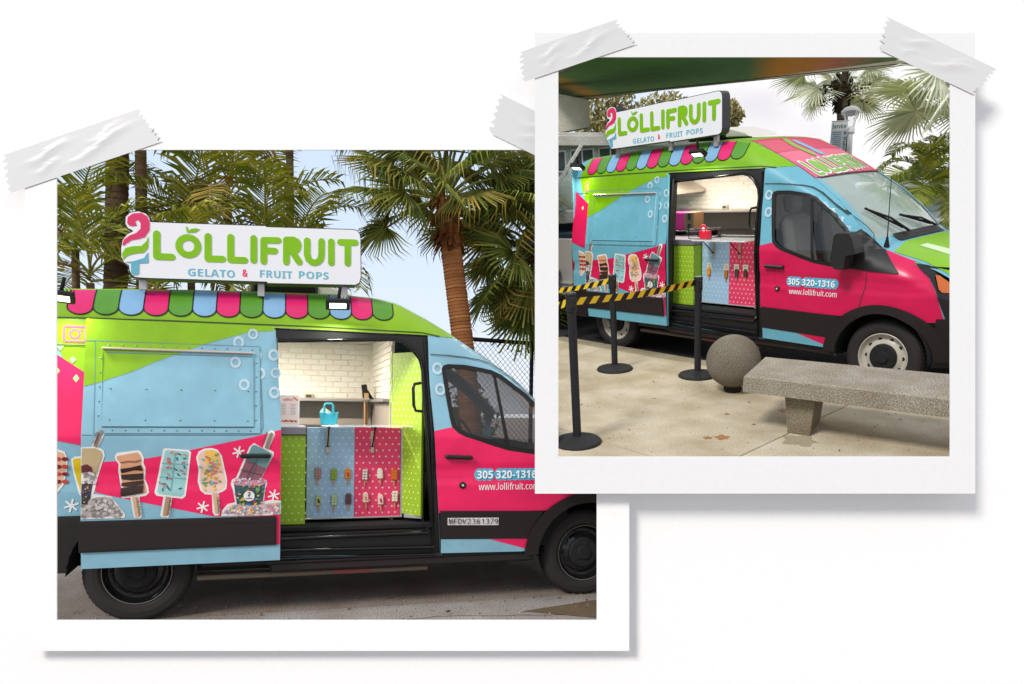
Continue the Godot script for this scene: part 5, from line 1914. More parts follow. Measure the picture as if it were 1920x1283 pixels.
	for k in 18:
		pp.append(Vector2(2.62, -0.52) + Vector2(cos(TAU * k / 18) * 0.34, sin(TAU * k / 18) * 0.09) * rng.randf_range(0.75, 1.15))
	flat.call(pud, pp, 0.001, 0.005, 0.0)
	setting("water", pud, M.water, "small puddle on the road under the van")
	var van := make_van("kerb", "wrapped food van parked at the kerb in the smaller print, seen from its front corner")
	# queue barrier
	stanchion("nearest black stanchion, at the lower left corner of the smaller print", Vector3(2.263, 0.1, 2.805), 1.3)
	stanchion("black stanchion standing in front of the printed pops on the van's door", Vector3(0.946, 0.1, 0.957), 1.113)
	stanchion("black stanchion in front of the open serving door, next to the concrete ball", Vector3(1.807, 0.1, 0.66), 1.104)
	stanchion("farthest black stanchion, cut by the left edge of the smaller print", Vector3(-0.93, 0.1, 0.03), 0.96)
	belt("black and yellow belt from the nearest stanchion to the one by the concrete ball", Vector3(2.26, 1.225, 2.76), Vector3(1.79, 1.045, 0.7), 11)
	belt("black and yellow belt from the left edge to the stanchion before the printed pops", Vector3(-0.22, 0.83, 0.78), Vector3(0.905, 1.045, 0.945), 7)
	belt("short black and yellow belt end left of the nearest stanchion", Vector3(2.06, 1.17, 2.8), Vector3(2.225, 1.225, 2.8), 2)
	# concrete ball
	var ba := thing("ball_bollard", "round grey concrete ball bollard left of the bench", "bollard", Transform3D(Basis(), Vector3(2.39, 0.1, 0.9)))
	var bs := shape(S(178, 168, 152))
	bs.ball(Vector3(0, 0.29, 0), Vector3(0.245, 0.245, 0.245), 28, 44)
	solid("ball", bs, M.aggregate, ba)
	var bf := shape(S(70, 64, 56))
	bf.lathe([Vector2(0.075, 0.0), Vector2(0.085, 0.03), Vector2(0.07, 0.08), Vector2(0.0, 0.09)], 20)
	solid("foot", bf, M.aggregate, ba)
	# bench
	var be := thing("concrete_bench", "exposed aggregate concrete bench in the foreground", "bench")
	var fl := Vector3(3.09, 0.56, 1.78)
	var tl := Vector3(2.89, 0.56, 1.18)
	var dir := Vector3(1.42, 0, -0.29).normalized()
	var bt := shape(S(226, 215, 198))
	var top := [fl, tl, tl + dir * 3.2, fl + dir * 3.2]
	var pl := PackedVector2Array()
	for q in top:
		pl.append(Vector2(q.x, q.z))
	flat.call(bt, pl, 0.425, 0.56, 0.012)
	solid("seat_slab", bt, M.aggregate, be)
	for k in [0.42, 2.7]:
		var c: Vector3 = fl.lerp(tl, 0.5) + dir * k
		var lg := shape(S(196, 184, 158))
		var sd := (tl - fl).normalized()
		for lvl in [[0.1, 0.8], [0.425, 1.0]]:
			pass
		var lo4 := []
		var hi4 := []
		for e in [[-1, -1], [1, -1], [1, 1], [-1, 1]]:
			lo4.append(Vector3(c.x, 0.1, c.z) + dir * 0.085 * e[0] + sd * 0.2 * e[1])
			hi4.append(Vector3(c.x, 0.425, c.z) + dir * 0.115 * e[0] + sd * 0.22 * e[1])
		for e in 4:
			var h := (e + 1) % 4
			lg.quad(lo4[e], lo4[h], hi4[h], hi4[e], (lo4[e] + lo4[h]) / 2 - Vector3(c.x, 0.1, c.z))
		lg.quad(hi4[0], hi4[1], hi4[2], hi4[3], Vector3.UP)
		solid("leg", lg, M.aggregate, be)
	# things in the serving door
	var G2 := "sample ice pops on the counter front of the van at the kerb"
	for r in [["orange rounded pop alone at the left of the blue panel", Vector3(1.222, 0.965, -0.311), 1, S(236, 150, 20), S(240, 170, 50)], ["ochre block pop at the right of the blue panel", Vector3(1.445, 0.95, -0.311), 0, S(170, 110, 30), S(200, 140, 50)], ["dark grey brown block pop on the pink panel", Vector3(1.578, 0.965, -0.311), 0, S(70, 56, 54), S(96, 80, 78)], ["dark green and red rounded pop on the pink panel", Vector3(1.69, 0.97, -0.311), 1, S(64, 70, 40), S(150, 30, 40)]]:
		pop_sample(r[0], r[1], r[2], r[3], r[4], G2)
	var cards := ["leftmost paper flavour card, above the orange pop", "paper flavour card above the ochre block pop", "paper flavour card above the dark grey brown pop", "rightmost paper flavour card, above the green and red pop"]
	for k in 4:
		var ca := thing("flavour_card", cards[k], "card", Transform3D(rot(0, 0, [3, 0, 1, -4][k]), Vector3([1.22, 1.443, 1.571, 1.683][k], 1.05, -0.31)), "paper flavour cards on the counter front")
		var cs := shape(S(238, 232, 206))
		cs.box(Vector3(), Vector3(0.062, 0.07, 0.002))
		cs.col = S(90, 90, 80)
		for j in 3:
			cs.box(Vector3(0.002 * (j - 1), 0.016 - j * 0.014, 0.0014), Vector3([0.034, 0.02, 0.036][(j + k) % 3], 0.004, 0.0008))
		solid("card_sheet", cs, M.satin, ca)
	carry_bag("small red carry bag on the clear shelf of the serving door", Vector3(1.272, 1.366, -0.16), S(226, 30, 60), 0.13, 0.14)
	var rk := thing("wire_rack", "thin black wire rack around the red bag", "rack", Transform3D(Basis(), Vector3(1.272, 1.366, -0.15)))
	var rs := shape(S(40, 36, 36))
	for zz in [-0.08, 0.08]:
		rs.rod(Vector3(-0.148, 0.105, zz), Vector3(0.148, 0.105, zz), 0.004, 6)
		rs.rod(Vector3(-0.148, 0.006, zz), Vector3(0.148, 0.006, zz), 0.004, 6)
		for xx in [-0.148, 0.148]:
			rs.rod(Vector3(xx, 0.004, zz), Vector3(xx, 0.108, zz), 0.004, 6)
	for xx in [-0.148, 0.148]:
		rs.rod(Vector3(xx, 0.105, -0.08), Vector3(xx, 0.105, 0.08), 0.004, 6)
	solid("wire_frame", rs, M.metal, rk)
	var pb := thing("pink_box", "bright pink box on the counter at the left of the serving door", "box", Transform3D(rot(0, 4, 0), Vector3(0.555, 1.405, -0.68)))
	var ps := shape(S(240, 20, 130))
	ps.box(Vector3(0, 0.1, 0), Vector3(0.2, 0.2, 0.2), 0.004)
	solid("carton", ps, M.satin, pb)
	var cb := thing("cardboard_box", "brown cardboard box with dark tape beside the pink box", "box", Transform3D(rot(0, 2, 0), Vector3(0.725, 1.405, -0.68)))
	var cbs := shape(S(150, 112, 76))
	cbs.box(Vector3(0, 0.1, 0), Vector3(0.13, 0.2, 0.2), 0.003)
	cbs.col = S(36, 32, 30)
	cbs.box(Vector3(0.005, 0.155, 0.1012), Vector3(0.045, 0.08, 0.002))
	cbs.box(Vector3(0.005, 0.04, 0.1012), Vector3(0.045, 0.07, 0.002))
	cbs.col = S(70, 48, 34)
	cbs.tube(PackedVector3Array([Vector3(-0.03, 0.105, 0.1015), Vector3(0.01, 0.095, 0.1015), Vector3(0.05, 0.105, 0.1015)]), 0.004, 0.003, 5)
	solid("carton", cbs, M.satin, cb)
	# canopy with a painted soffit
	var cp := thing("canopy", "concrete canopy with a painted green and orange soffit over the pavement", "canopy")
	var so := shape()
	var e0 := Vector3(-4.521, 3.4, -4.331)
	var e1 := Vector3(0.545, 3.4, -5.979)
	var run := (e1 - e0)
	var back := Vector3(0.56, 0, 0.83)
	var f1 := FastNoiseLite.new()
	f1.seed = 5
	f1.frequency = 0.9
	var tone := func(u: float, w: float) -> Color:
		var stops := [[-1.2, S(60, 80, 44)], [0.0, S(72, 96, 54)], [0.04, S(214, 166, 76)], [0.1, S(120, 160, 100)], [0.56, S(106, 156, 104)], [0.64, S(250, 170, 56)], [0.73, S(252, 168, 84)], [0.8, S(244, 150, 128)], [0.87, S(196, 160, 124)], [0.93, S(130, 156, 104)], [1.6, S(130, 156, 104)]]
		var uu := u + 0.012 * f1.get_noise_2d(u * 6.0, w * 2.0)
		for k in range(1, stops.size()):
			if uu <= stops[k][0]:
				return stops[k - 1][1].lerp(stops[k][1], clampf((uu - stops[k - 1][0]) / (stops[k][0] - stops[k - 1][0]), 0, 1))
		return stops[-1][1]
	var outline := fix(PackedVector2Array([Vector2(-4.95, -4.19), Vector2(0.95, -6.11), Vector2(0.85, -5.4), Vector2(0.62, -3.9), Vector2(0.3, -2.2), Vector2(-0.15, -0.25), Vector2(-0.5, -0.3), Vector2(-2.9, -1.55), Vector2(-4.8, -3.3)]))
	var under := shape()
	var side_run := Vector2(run.x, run.z)
	for i in 252:
		for j in 36:
			var u := -1.2 + i * 0.01
			var w := -0.1 + j * 0.2
			var cell := PackedVector2Array()
			for e in [[0, 0], [1, 0], [1, 1], [0, 1]]:
				var q3: Vector3 = e0 + run * (u + e[0] * 0.01) + back * (w + e[1] * 0.2)
				cell.append(Vector2(q3.x, q3.z))
			for q in Geometry2D.intersect_polygons(fix(cell), outline):
				var ix := Geometry2D.triangulate_polygon(q)
				so.col = tone.call(u + 0.005, w + 0.1)
				for k in range(0, ix.size(), 3):
					so.tri(Vector3(q[ix[k]].x, 3.4, q[ix[k]].y), Vector3(q[ix[k + 1]].x, 3.4, q[ix[k + 1]].y), Vector3(q[ix[k + 2]].x, 3.4, q[ix[k + 2]].y), Vector3.DOWN)
	solid("painted_soffit", so, M.stucco, cp)
	var slab := shape(S(96, 92, 80))
	flat.call(slab, outline, 3.405, 3.6, 0.01)
	solid("roof_slab", slab, M.stucco, cp)
	var groove := shape(S(40, 38, 32))
	groove.box((e0 + e1) / 2 + Vector3(0.1, 0.0, -0.03) + back * 0.07, Vector3(run.length() * 1.1, 0.012, 0.02), 0.002, Basis.looking_at(back.normalized(), Vector3.UP))
	solid("drip_groove", groove, M.stucco, cp)
	var lip := shape(S(176, 172, 150))
	lip.box((e0 + e1) / 2 + Vector3(0, 0.03, 0) - back * 0.05, Vector3(run.length() * 1.12, 0.1, 0.08), 0.006, Basis.looking_at(back.normalized(), Vector3.UP))
	solid("drip_edge", lip, M.stucco, cp)
	var bm := thing("white_beam", "white plastered beam under the left end of the canopy", "beam", Transform3D(Basis(Vector3(0.636, 0, -0.768).normalized(), Vector3.UP, Vector3(0.768, 0, 0.636).normalized()), Vector3(-2.22, 2.74, -2.0)))
	var bx := shape(S(240, 238, 224))
	bx.prism(PackedVector2Array([Vector2(-0.62, -0.04), Vector2(0.0, 0.02), Vector2(-0.01, 0.4), Vector2(-0.62, 0.56)]), -0.5, 0.0, 0.006)
	solid("beam_face", bx, M.stucco, bm)
	build_kerb_background()

func build_kerb_background() -> void:
	var scr := Basis(Vector3(0.638, 0, -0.77).normalized(), Vector3.UP, Vector3(0.77, 0, 0.638).normalized())
	# house at the left
	var h := thing("house", "pale green house with white roof edge and slanted brace left of the van", "house", Transform3D(scr, Vector3(-2.0, 0, -0.73)))
	var w := shape(S(228, 246, 234, 0.95))
	w.box(Vector3(1.2, 2.08, -1.2), Vector3(2.8, 1.1, 2.2), 0.01)
	var wl := solid("wall", w, M.stucco, h)
	for k in 3:
		var fr := shape(S(238, 242, 238))
		var at := Vector3(0.22 + k * 0.4, 2.29, -0.09)
		fr.box(at, Vector3(0.34, 0.3, 0.03), 0.004)
		var f := solid("window", fr, M.satin, h)
		for j in 2:
			var g := shape(S(70, 84, 82))
			g.box(at + Vector3(-0.08 + 0.16 * j, 0, 0.016), Vector3(0.14, 0.25, 0.008))
			solid("pane", g, M.gloss_black, f)
	var rf := shape(S(246, 246, 242))
	rf.box(Vector3(1.2, 2.56, -1.1), Vector3(3.0, 0.1, 2.2), 0.01, rot(0, 0, -4))
	rf.box(Vector3(1.2, 2.5, 0.02), Vector3(3.0, 0.13, 0.06), 0.006, rot(0, 0, -4))
	solid("roof", rf, M.stucco, h)
	var br := shape(S(246, 246, 242))
	br.box(Vector3(0.42, 2.24, 0.18), Vector3(0.05, 0.62, 0.05), 0.006, rot(0, 0, -36))
	br.box(Vector3(0.23, 1.75, 0.16), Vector3(0.045, 0.6, 0.05), 0.006)
	solid("roof_brace", br, M.stucco, h)
	var lw := shape(S(244, 242, 236))
	lw.box(Vector3(1.2, 1.54, -0.4), Vector3(3.0, 0.17, 1.4), 0.01)
	solid("balcony_slab", lw, M.stucco, h)
	var aw := shape(S(96, 116, 132))
	aw.box(Vector3(1.2, 1.3, 0.0), Vector3(2.9, 0.16, 0.5), 0.02, rot(12, 0, 0))
	solid("blue_awning", aw, M.satin, h)
	var tn := shape(S(176, 156, 122))
	tn.box(Vector3(1.2, 0.6, -0.7), Vector3(2.8, 1.3, 0.2), 0.01)
	solid("lower_wall", tn, M.stucco, h)
	var dp := shape(S(44, 58, 54))
	dp.box(Vector3(0.42, 0.55, -0.1), Vector3(0.2, 1.1, 0.2), 0.01)
	dp.box(Vector3(0.72, 0.75, -0.3), Vector3(0.08, 1.5, 0.1), 0.01)
	solid("doorway", dp, M.satin, h)
	# trees behind the sign
	var olive := S(104, 100, 56, 0.85)
	var pale := S(206, 194, 140, 0.85)
	for t in [[Vector3(-5.6, 0, -5.6), 0.0, "olive green tree with hanging foliage between beam and roof sign", 41], [Vector3(-4.7, 0, -6.7), 1.0, "olive green tree with hanging foliage behind the roof sign", 42], [Vector3(-3.9, 0, -7.6), 2.0, "sparse olive tree behind the right end of the roof sign", 43]]:
		var tr := thing("tree", t[2], "tree", Transform3D(scr, t[0]), "olive trees behind the kerb side van")
		var tk := shape(S(190, 170, 140))
		tk.tube(PackedVector3Array([Vector3(), Vector3(0.03, 1.6, 0), Vector3(-0.02, 2.6, 0)]), 0.07, 0.05, 10)
		tk.tube(PackedVector3Array([Vector3(0, 2.3, 0), Vector3(0.3, 2.9, 0.1)]), 0.04, 0.02, 8)
		tk.tube(PackedVector3Array([Vector3(0, 2.2, 0), Vector3(-0.3, 2.8, 0.1)]), 0.04, 0.02, 8)
		solid("trunk", tk, M.bark, tr)
		var cl := []
		var n: int = 5200
		if t[1] == 0.0:
			cl = [[Vector3(0.2, 3.3, 0), Vector3(0.7, 0.9, 0.5)], [Vector3(0.1, 2.6, 0.1), Vector3(0.6, 0.7, 0.5)], [Vector3(0.6, 2.5, 0), Vector3(0.5, 0.7, 0.4)], [Vector3(-0.1, 1.9, 0), Vector3(0.5, 0.5, 0.4)]]
		elif t[1] == 1.0:
			cl = [[Vector3(0, 3.0, 0), Vector3(0.8, 0.6, 0.5)], [Vector3(0.7, 2.8, 0), Vector3(0.7, 0.55, 0.5)], [Vector3(0.3, 2.2, 0), Vector3(0.9, 0.5, 0.5)]]
		else:
			cl = [[Vector3(0, 3.0, 0), Vector3(0.5, 0.35, 0.4)], [Vector3(0.4, 2.2, 0), Vector3(0.7, 0.4, 0.4)]]
			n = 2600
		solid("crown", crown_shape(t[3], cl, n, 0.13, olive, pale, 0.55), M.leaf, tr)
	# the silver palms
	var S1 := S(188, 196, 176, 0.95)
	var S2 := S(248, 248, 234, 0.95)
	var fans := [fan_mesh(21, 0.5, 0.62, 36, 128, 0.14, S1, S2), fan_mesh(22, 0.42, 0.58, 34, 120, 0.2, S1, S2), fan_mesh(23, 0.56, 0.64, 38, 124, 0.1, S(160, 172, 150, 0.9), S2)]
	var wide_fans := [fan_mesh(24, 0.5, 0.82, 40, 130, 0.14, S1, S2), fan_mesh(25, 0.45, 0.78, 38, 122, 0.2, S1, S2), fan_mesh(26, 0.6, 0.84, 42, 126, 0.1, S(160, 172, 150, 0.9), S2)]
	var lampward := func(p: Vector3) -> bool:   # the side towards the street lamp has lost its lower leaves
		var d := p - Vector3(-1.1, 3.42, -7.3)
		return not (d.y < 0.0 and d.x * 0.77 + d.z * 0.638 > 0.6)
	var any := func(p: Vector3) -> bool: return true
	fan_palm("silver_palm", "silver fan palm with a dark scaly trunk behind the street lamp", Vector3(-0.6, 0, -6.6), Vector3(-1.1, 3.42, -7.3), 0.1, fans, 24, -46, 1.0, "silver fan palms", 61, lampward, S(92, 80, 68, 0.85), S(150, 136, 120, 0.85))
	fan_palm("silver_palm", "nearer silver fan palm filling the right edge of the smaller print", Vector3(2.5, 0, -3.9), Vector3(2.12, 2.86, -4.35), 0.09, wide_fans, 17, -50, 1.0, "silver fan palms", 67, any, S(92, 80, 68, 0.85), S(150, 136, 120, 0.85))
	var fruit := thing("palm_fruit", "dark hanging fruit stalks under the crown of the silver palm by the lamp", "fruit", Transform3D(scr, Vector3(-1.05, 3.25, -7.2)))
	var fs := shape(S(84, 74, 44))
	rng.seed = 77
	for k in 260:
		var a := rng.randf_range(-0.45, 0.45)
		fs.ball(Vector3(a, -rng.randf() * 0.5 * (0.3 + absf(a)) + 0.02, rng.randf_range(-0.05, 0.25)), Vector3.ONE * 0.018, 3, 5)
	var fm := solid("fruit_cluster", fs, M.bark, fruit)
	fm.set_meta("kind", "stuff")
	# street lamp and banner
	var lp := thing("street_lamp", "white post street lamp with a glass lantern behind the van's nose", "street lamp", Transform3D(Basis(), Vector3(-0.18, 0.22, -6.1)))
	var up := Vector3(-0.44, 2.42, -0.66)
	var lean := Basis(Quaternion(Vector3.UP, up.normalized()))
	var po := shape(S(222, 224, 224))
	po.xf = Transform3D(lean, Vector3())
	po.rod(Vector3(0, -0.22, 0), Vector3(0, 2.32, 0), 0.045, 14)
	solid("post", po, M.satin, lp)
	var la := shape(S(228, 230, 230))
	la.xf = Transform3D(lean, lean * Vector3(0, 2.3, 0))
	la.lathe([Vector2(0.05, 0.0), Vector2(0.075, 0.02), Vector2(0.075, 0.09), Vector2(0.055, 0.12), Vector2(0.05, 0.13)], 20)
	la.lathe([Vector2(0.13, 0.36), Vector2(0.15, 0.37), Vector2(0.15, 0.41), Vector2(0.11, 0.45), Vector2(0.0, 0.47)], 24)
	for k in 4:
		var a := TAU * k / 4 + 0.4
		la.rod(Vector3(cos(a) * 0.065, 0.1, sin(a) * 0.065), Vector3(cos(a) * 0.14, 0.37, sin(a) * 0.14), 0.008, 6)
	solid("lantern_frame", la, M.satin, lp)
	var lg := shape()
	lg.xf = la.xf
	lg.lathe([Vector2(0.055, 0.12), Vector2(0.125, 0.36)], 20)
	solid("lantern_glass", lg, M.clear, lp)
	var ban := thing("banner", "blue grey cloth banner reading Service on the lamp post", "banner", Transform3D(scr * rot(0, 0, -1.5), Vector3(-0.66, 2.3, -6.46)))
	var bs := shape(S(196, 212, 226))
	bs.box(Vector3(0, 0, 0), Vector3(0.27, 0.66, 0.006))
	bs.col = S(226, 234, 240)
	bs.box(Vector3(0, 0.255, 0.0042), Vector3(0.268, 0.13, 0.002))
	bs.col = S(92, 112, 130)
	for k in 13:
		bs.box(Vector3(-0.035 + 0.004 * (k % 3), 0.155 - k * 0.032, 0.0045), Vector3(0.17 - 0.02 * (k % 3), 0.011, 0.002))
	bs.col = S(200, 204, 206)
	bs.rod(Vector3(-0.14, 0.335, 0), Vector3(0.16, 0.335, 0), 0.008, 6)
	solid("banner_cloth", bs, M.satin, ban)
	lettering(ban, "banner_title", "Service", Transform3D(Basis(), Vector3(-0.12, 0.215, 0.0055)), 0.235, 0.075, S(22, 82, 74), 0.002)
	lettering(ban, "banner_side_title", "& Outreach", Transform3D(rot(0, 0, -90), Vector3(0.085, 0.165, 0.0055)), 0.47, 0.045, S(22, 72, 66), 0.002)
	# right-hand buildings, trees and car
	var b := thing("pale_building", "pale pavilion with round columns behind the palms at right", "building", Transform3D(scr, Vector3(0.2, 0, -6.5)))
	var bw := shape(S(226, 236, 234))
	bw.box(Vector3(1.6, 1.2, -0.8), Vector3(3.2, 0.5, 1.6), 0.01)
	solid("upper_wall", bw, M.stucco, b)
	var rfb := shape(S(214, 222, 222))
	rfb.box(Vector3(1.6, 1.48, -0.7), Vector3(3.4, 0.06, 2.0), 0.01)
	rfb.box(Vector3(1.6, 0.94, -0.2), Vector3(3.3, 0.05, 1.2), 0.01)
	solid("roof", rfb, M.stucco, b)
	var dk := shape(S(40, 44, 46))
	dk.box(Vector3(1.6, 0.46, -0.9), Vector3(3.1, 0.92, 0.4))
	solid("glass_front", dk, M.gloss_black, b)
	for k in 6:
		var cs := shape(S(236, 238, 236))
		cs.rod(Vector3(0.15 + k * 0.42, 0, 0.2), Vector3(0.15 + k * 0.42, 0.92, 0.2), 0.05, 14)
		solid("column", cs, M.stucco, b)
	for k in 4:
		var wn := shape(S(150, 176, 186))
		wn.box(Vector3(0.35 + k * 0.5, 1.2, 0.004), Vector3(0.3, 0.26, 0.02), 0.003)
		solid("window", wn, M.gloss_black, b)
	var tr := thing("tree", "rounded green tree above the pavilion roof", "tree", Transform3D(scr, Vector3(-3.75, 0, -17.4)))
	var tk := shape(S(110, 90, 70))
	tk.tube(PackedVector3Array([Vector3(), Vector3(0, 1.2, 0)]), 0.14, 0.08, 10)
	solid("trunk", tk, M.bark, tr)
	solid("crown", crown_shape(51, [[Vector3(0, 1.35, 0), Vector3(0.55, 0.32, 0.5)], [Vector3(-0.45, 1.1, 0), Vector3(0.42, 0.26, 0.4)], [Vector3(0.5, 1.15, 0), Vector3(0.42, 0.26, 0.4)], [Vector3(0.1, 1.6, 0), Vector3(0.4, 0.14, 0.4)]], 4200, 0.09, S(62, 78, 42, 0.85), S(140, 146, 96, 0.85)), M.leaf, tr)
	var G1 := S(86, 120, 44, 0.9)
	var G2 := S(190, 196, 84, 0.9)
	var fr := [frond_mesh(31, 0.95, 4, 118, 40, 0.28, 0.03, G1, G2), frond_mesh(32, 0.85, 0, 140, 36, 0.27, 0.03, G1, G2), frond_mesh(33, 1.0, 10, 96, 42, 0.28, 0.03, S(110, 136, 50, 0.9), S(220, 216, 90, 0.9))]
	feather_palm("coconut_palm", "small arching feather palm in front of the pavilion", Vector3(1.62, 0, -4.9), Vector3(1.45, 1.52, -4.95), 0.05, fr, 14, 96, 1.0, "feather palms beside the pavilion", 71)
	feather_palm("coconut_palm", "yellowish feather palm at the right edge, behind the van's bonnet", Vector3(1.75, 0, -5.5), Vector3(1.62, 1.62, -5.6), 0.05, fr, 11, 92, 0.85, "feather palms beside the pavilion", 73)
	feather_palm("coconut_palm", "low feather palm above the van's windscreen", Vector3(0.75, 0, -5.6), Vector3(0.7, 1.28, -5.7), 0.05, fr, 10, 92, 0.7, "feather palms beside the pavilion", 75)
	var sh := thing("shrub", "yellow green shrub behind the van's bonnet", "shrub", Transform3D(scr, Vector3(1.9, 0, -6.6)))
	solid("foliage", crown_shape(91, [[Vector3(0, 0.35, 0), Vector3(0.5, 0.3, 0.3)], [Vector3(0.6, 0.3, 0), Vector3(0.5, 0.28, 0.3)]], 1500, 0.08, S(86, 104, 40, 0.85), S(190, 190, 80, 0.85)), M.leaf, sh)
	var car := thing("parked_car", "white parked car in front of the pavilion columns", "car", Transform3D(scr, Vector3(1.0, 0, -5.7)))
	var cb := shape(S(232, 234, 234))
	cb.prism(PackedVector2Array([Vector2(-0.8, 0.2), Vector2(1.4, 0.2), Vector2(1.42, 0.42), Vector2(1.05, 0.5), Vector2(0.75, 0.72), Vector2(-0.1, 0.74), Vector2(-0.45, 0.52), Vector2(-0.82, 0.46)]), -0.7, 0.0, 0.03)
	solid("body", cb, M.paint, car)
	var cg := shape(S(30, 34, 38))
	cg.prism(PackedVector2Array([Vector2(-0.36, 0.52), Vector2(0.92, 0.52), Vector2(0.7, 0.68), Vector2(-0.08, 0.7)]), -0.68, 0.006, 0.01)
	solid("window", cg, M.gloss_black, car)
	for wx in [-0.4, 0.95]:
		var wh := shape(S(22, 22, 22))
		wh.xf = Transform3D(Basis(Vector3(1, 0, 0), Vector3(0, 0, 1), Vector3(0, -1, 0)), Vector3(wx, 0.2, 0.0))
		wh.lathe([Vector2(0.2, -0.15), Vector2(0.2, 0.005), Vector2(0.12, 0.012), Vector2(0.0, 0.012)], 20)
		solid("wheel", wh, M.rubber, car)

# ---------------------------------------------------------------- sky
func sky_image() -> ImageTexture:
	var w := 768
	var h := 384
	var im := Image.create(w, h, false, Image.FORMAT_RGB8)
	var f := FastNoiseLite.new()
	f.seed = 12
	f.noise_type = FastNoiseLite.TYPE_SIMPLEX_SMOOTH
	f.frequency = 1.6
	f.fractal_octaves = 5
	var f2 := FastNoiseLite.new()
	f2.seed = 4
	f2.frequency = 0.55
	f2.fractal_octaves = 3
	for y in h:
		var el := PI * (0.5 - (y + 0.5) / h)
		for x in w:
			var az := TAU * (x + 0.5) / w   # the panorama starts straight ahead
			var d := Vector3(sin(az) * cos(el), sin(el), -cos(az) * cos(el))
			var up := clampf(d.y / 0.45, 0.0, 1.0)
			var blue := Color(0.865, 0.89, 0.915).lerp(Color(0.71, 0.785, 0.88), pow(up, 0.7))
			var q := Vector3(d.x, d.y * 2.4, d.z) * 1.5
			var n := f.get_noise_3dv(q) * 0.5 + 0.5
			var cloud := Color(0.91, 0.905, 0.91).lerp(Color(0.8, 0.785, 0.81), smoothstep(0.46, 0.74, n))
			var cover := smoothstep(-0.06, 0.2, f2.get_noise_3dv(d * 2.0) * 0.25 + 1.1 * d.x)
			var c := blue.lerp(cloud, cover)
			if d.y < 0.0:
				c = c.lerp(Color(0.62, 0.61, 0.6), clampf(-d.y * 6.0, 0.0, 1.0))
			im.set_pixel(x, y, c)
	return ImageTexture.create_from_image(im)

func materials() -> void:
	var p := mat("paint", 0.38, 0.0, 0.35)
	p.clearcoat_enabled = true
	p.clearcoat = 0.3
	p.clearcoat_roughness = 0.22
	grain(p, 0.01, 4, 0.93, 0.6, 0.0, 15)
	mottle(p, 0.02, 5, Color(0.965, 0.965, 0.965), 0.9, 24)
	mat("trim", 0.55)
	mat("gloss_black", 0.14)
	mat("rubber", 0.82)
	mat("metal", 0.34, 0.55)
	mat("tread", 0.4, 0.6)
	mat("satin", 0.5)
	mat("cloth", 0.9)
	mat("sign", 0.3)
	mat("foam", 0.65)
	grain(mat("paper", 0.8, 0.0, 0.2), 0.08, 3, 0.985, 2.0)
	mat("tape", 0.38, 0.0, 0.4)
	mat("leaf", 0.55, 0.0, 0.35)
	M.leaf.backlight_enabled = true
	M.leaf.backlight = Color(0.7, 0.7, 0.34)
	grain(mat("bark", 0.9, 0.0, 0.2), 0.05, 4, 0.6, 2.5, 6.0, 9)
	grain(mat("asphalt", 0.88, 0.0, 0.3), 0.12, 3, 0.45, 1.1, 6.0, 2)
	mottle(M.asphalt, 0.012, 5, Color(0.84, 0.8, 0.76), 0.22, 21)
	grain(mat("dark_asphalt", 0.8, 0.0, 0.35), 0.12, 3, 0.4, 1.3, 4.0, 3)
	grain(mat("concrete", 0.85, 0.0, 0.3), 0.03, 5, 0.75, 0.8, 1.5, 4)
	grain(mat("slab", 0.8, 0.0, 0.3), 0.11, 3, 0.72, 1.2, 3.0, 6)
	mottle(M.slab, 0.011, 6, Color(0.82, 0.79, 0.73), 0.3, 22)
	grain(mat("aggregate", 0.75, 0.0, 0.3), 0.09, 2, 0.45, 1.6, 3.0, 7)
	mottle(M.aggregate, 0.012, 5, Color(0.84, 0.82, 0.77), 0.5, 23)
	grain(mat("stucco", 0.9, 0.0, 0.2), 0.06, 5, 0.82, 1.2, 3.0, 8)
	mottle(M.stucco, 0.014, 5, Color(0.9, 0.89, 0.87), 0.4, 25)
	for k in [["tinted", Color(0.02, 0.035, 0.045, 0.5)], ["clear", Color(0.9, 0.95, 0.95, 0.12)], ["windscreen", Color(0.8, 0.9, 0.87, 0.42)]]:
		var g := StandardMaterial3D.new()
		g.transparency = BaseMaterial3D.TRANSPARENCY_ALPHA
		g.albedo_color = k[1]
		g.roughness = 0.02
		g.metallic_specular = 0.5 if k[0] != "windscreen" else 0.7
		M[k[0]] = g
	var a := StandardMaterial3D.new()
	a.transparency = BaseMaterial3D.TRANSPARENCY_ALPHA
	a.albedo_color = Color(0.92, 0.93, 0.95, 0.4)
	a.roughness = 0.1
	M["acrylic"] = a
	var wt := mat("water", 0.03)
	for k in [["warm_glow", Color(1.0, 0.9, 0.72), 1.5], ["cool_glow", Color(1.0, 1.0, 0.95), 2.2]]:
		var e := StandardMaterial3D.new()
		e.albedo_color = Color(0.8, 0.8, 0.8)
		e.emission_enabled = true
		e.emission = k[1]
		e.emission_energy_multiplier = k[2]
		M[k[0]] = e

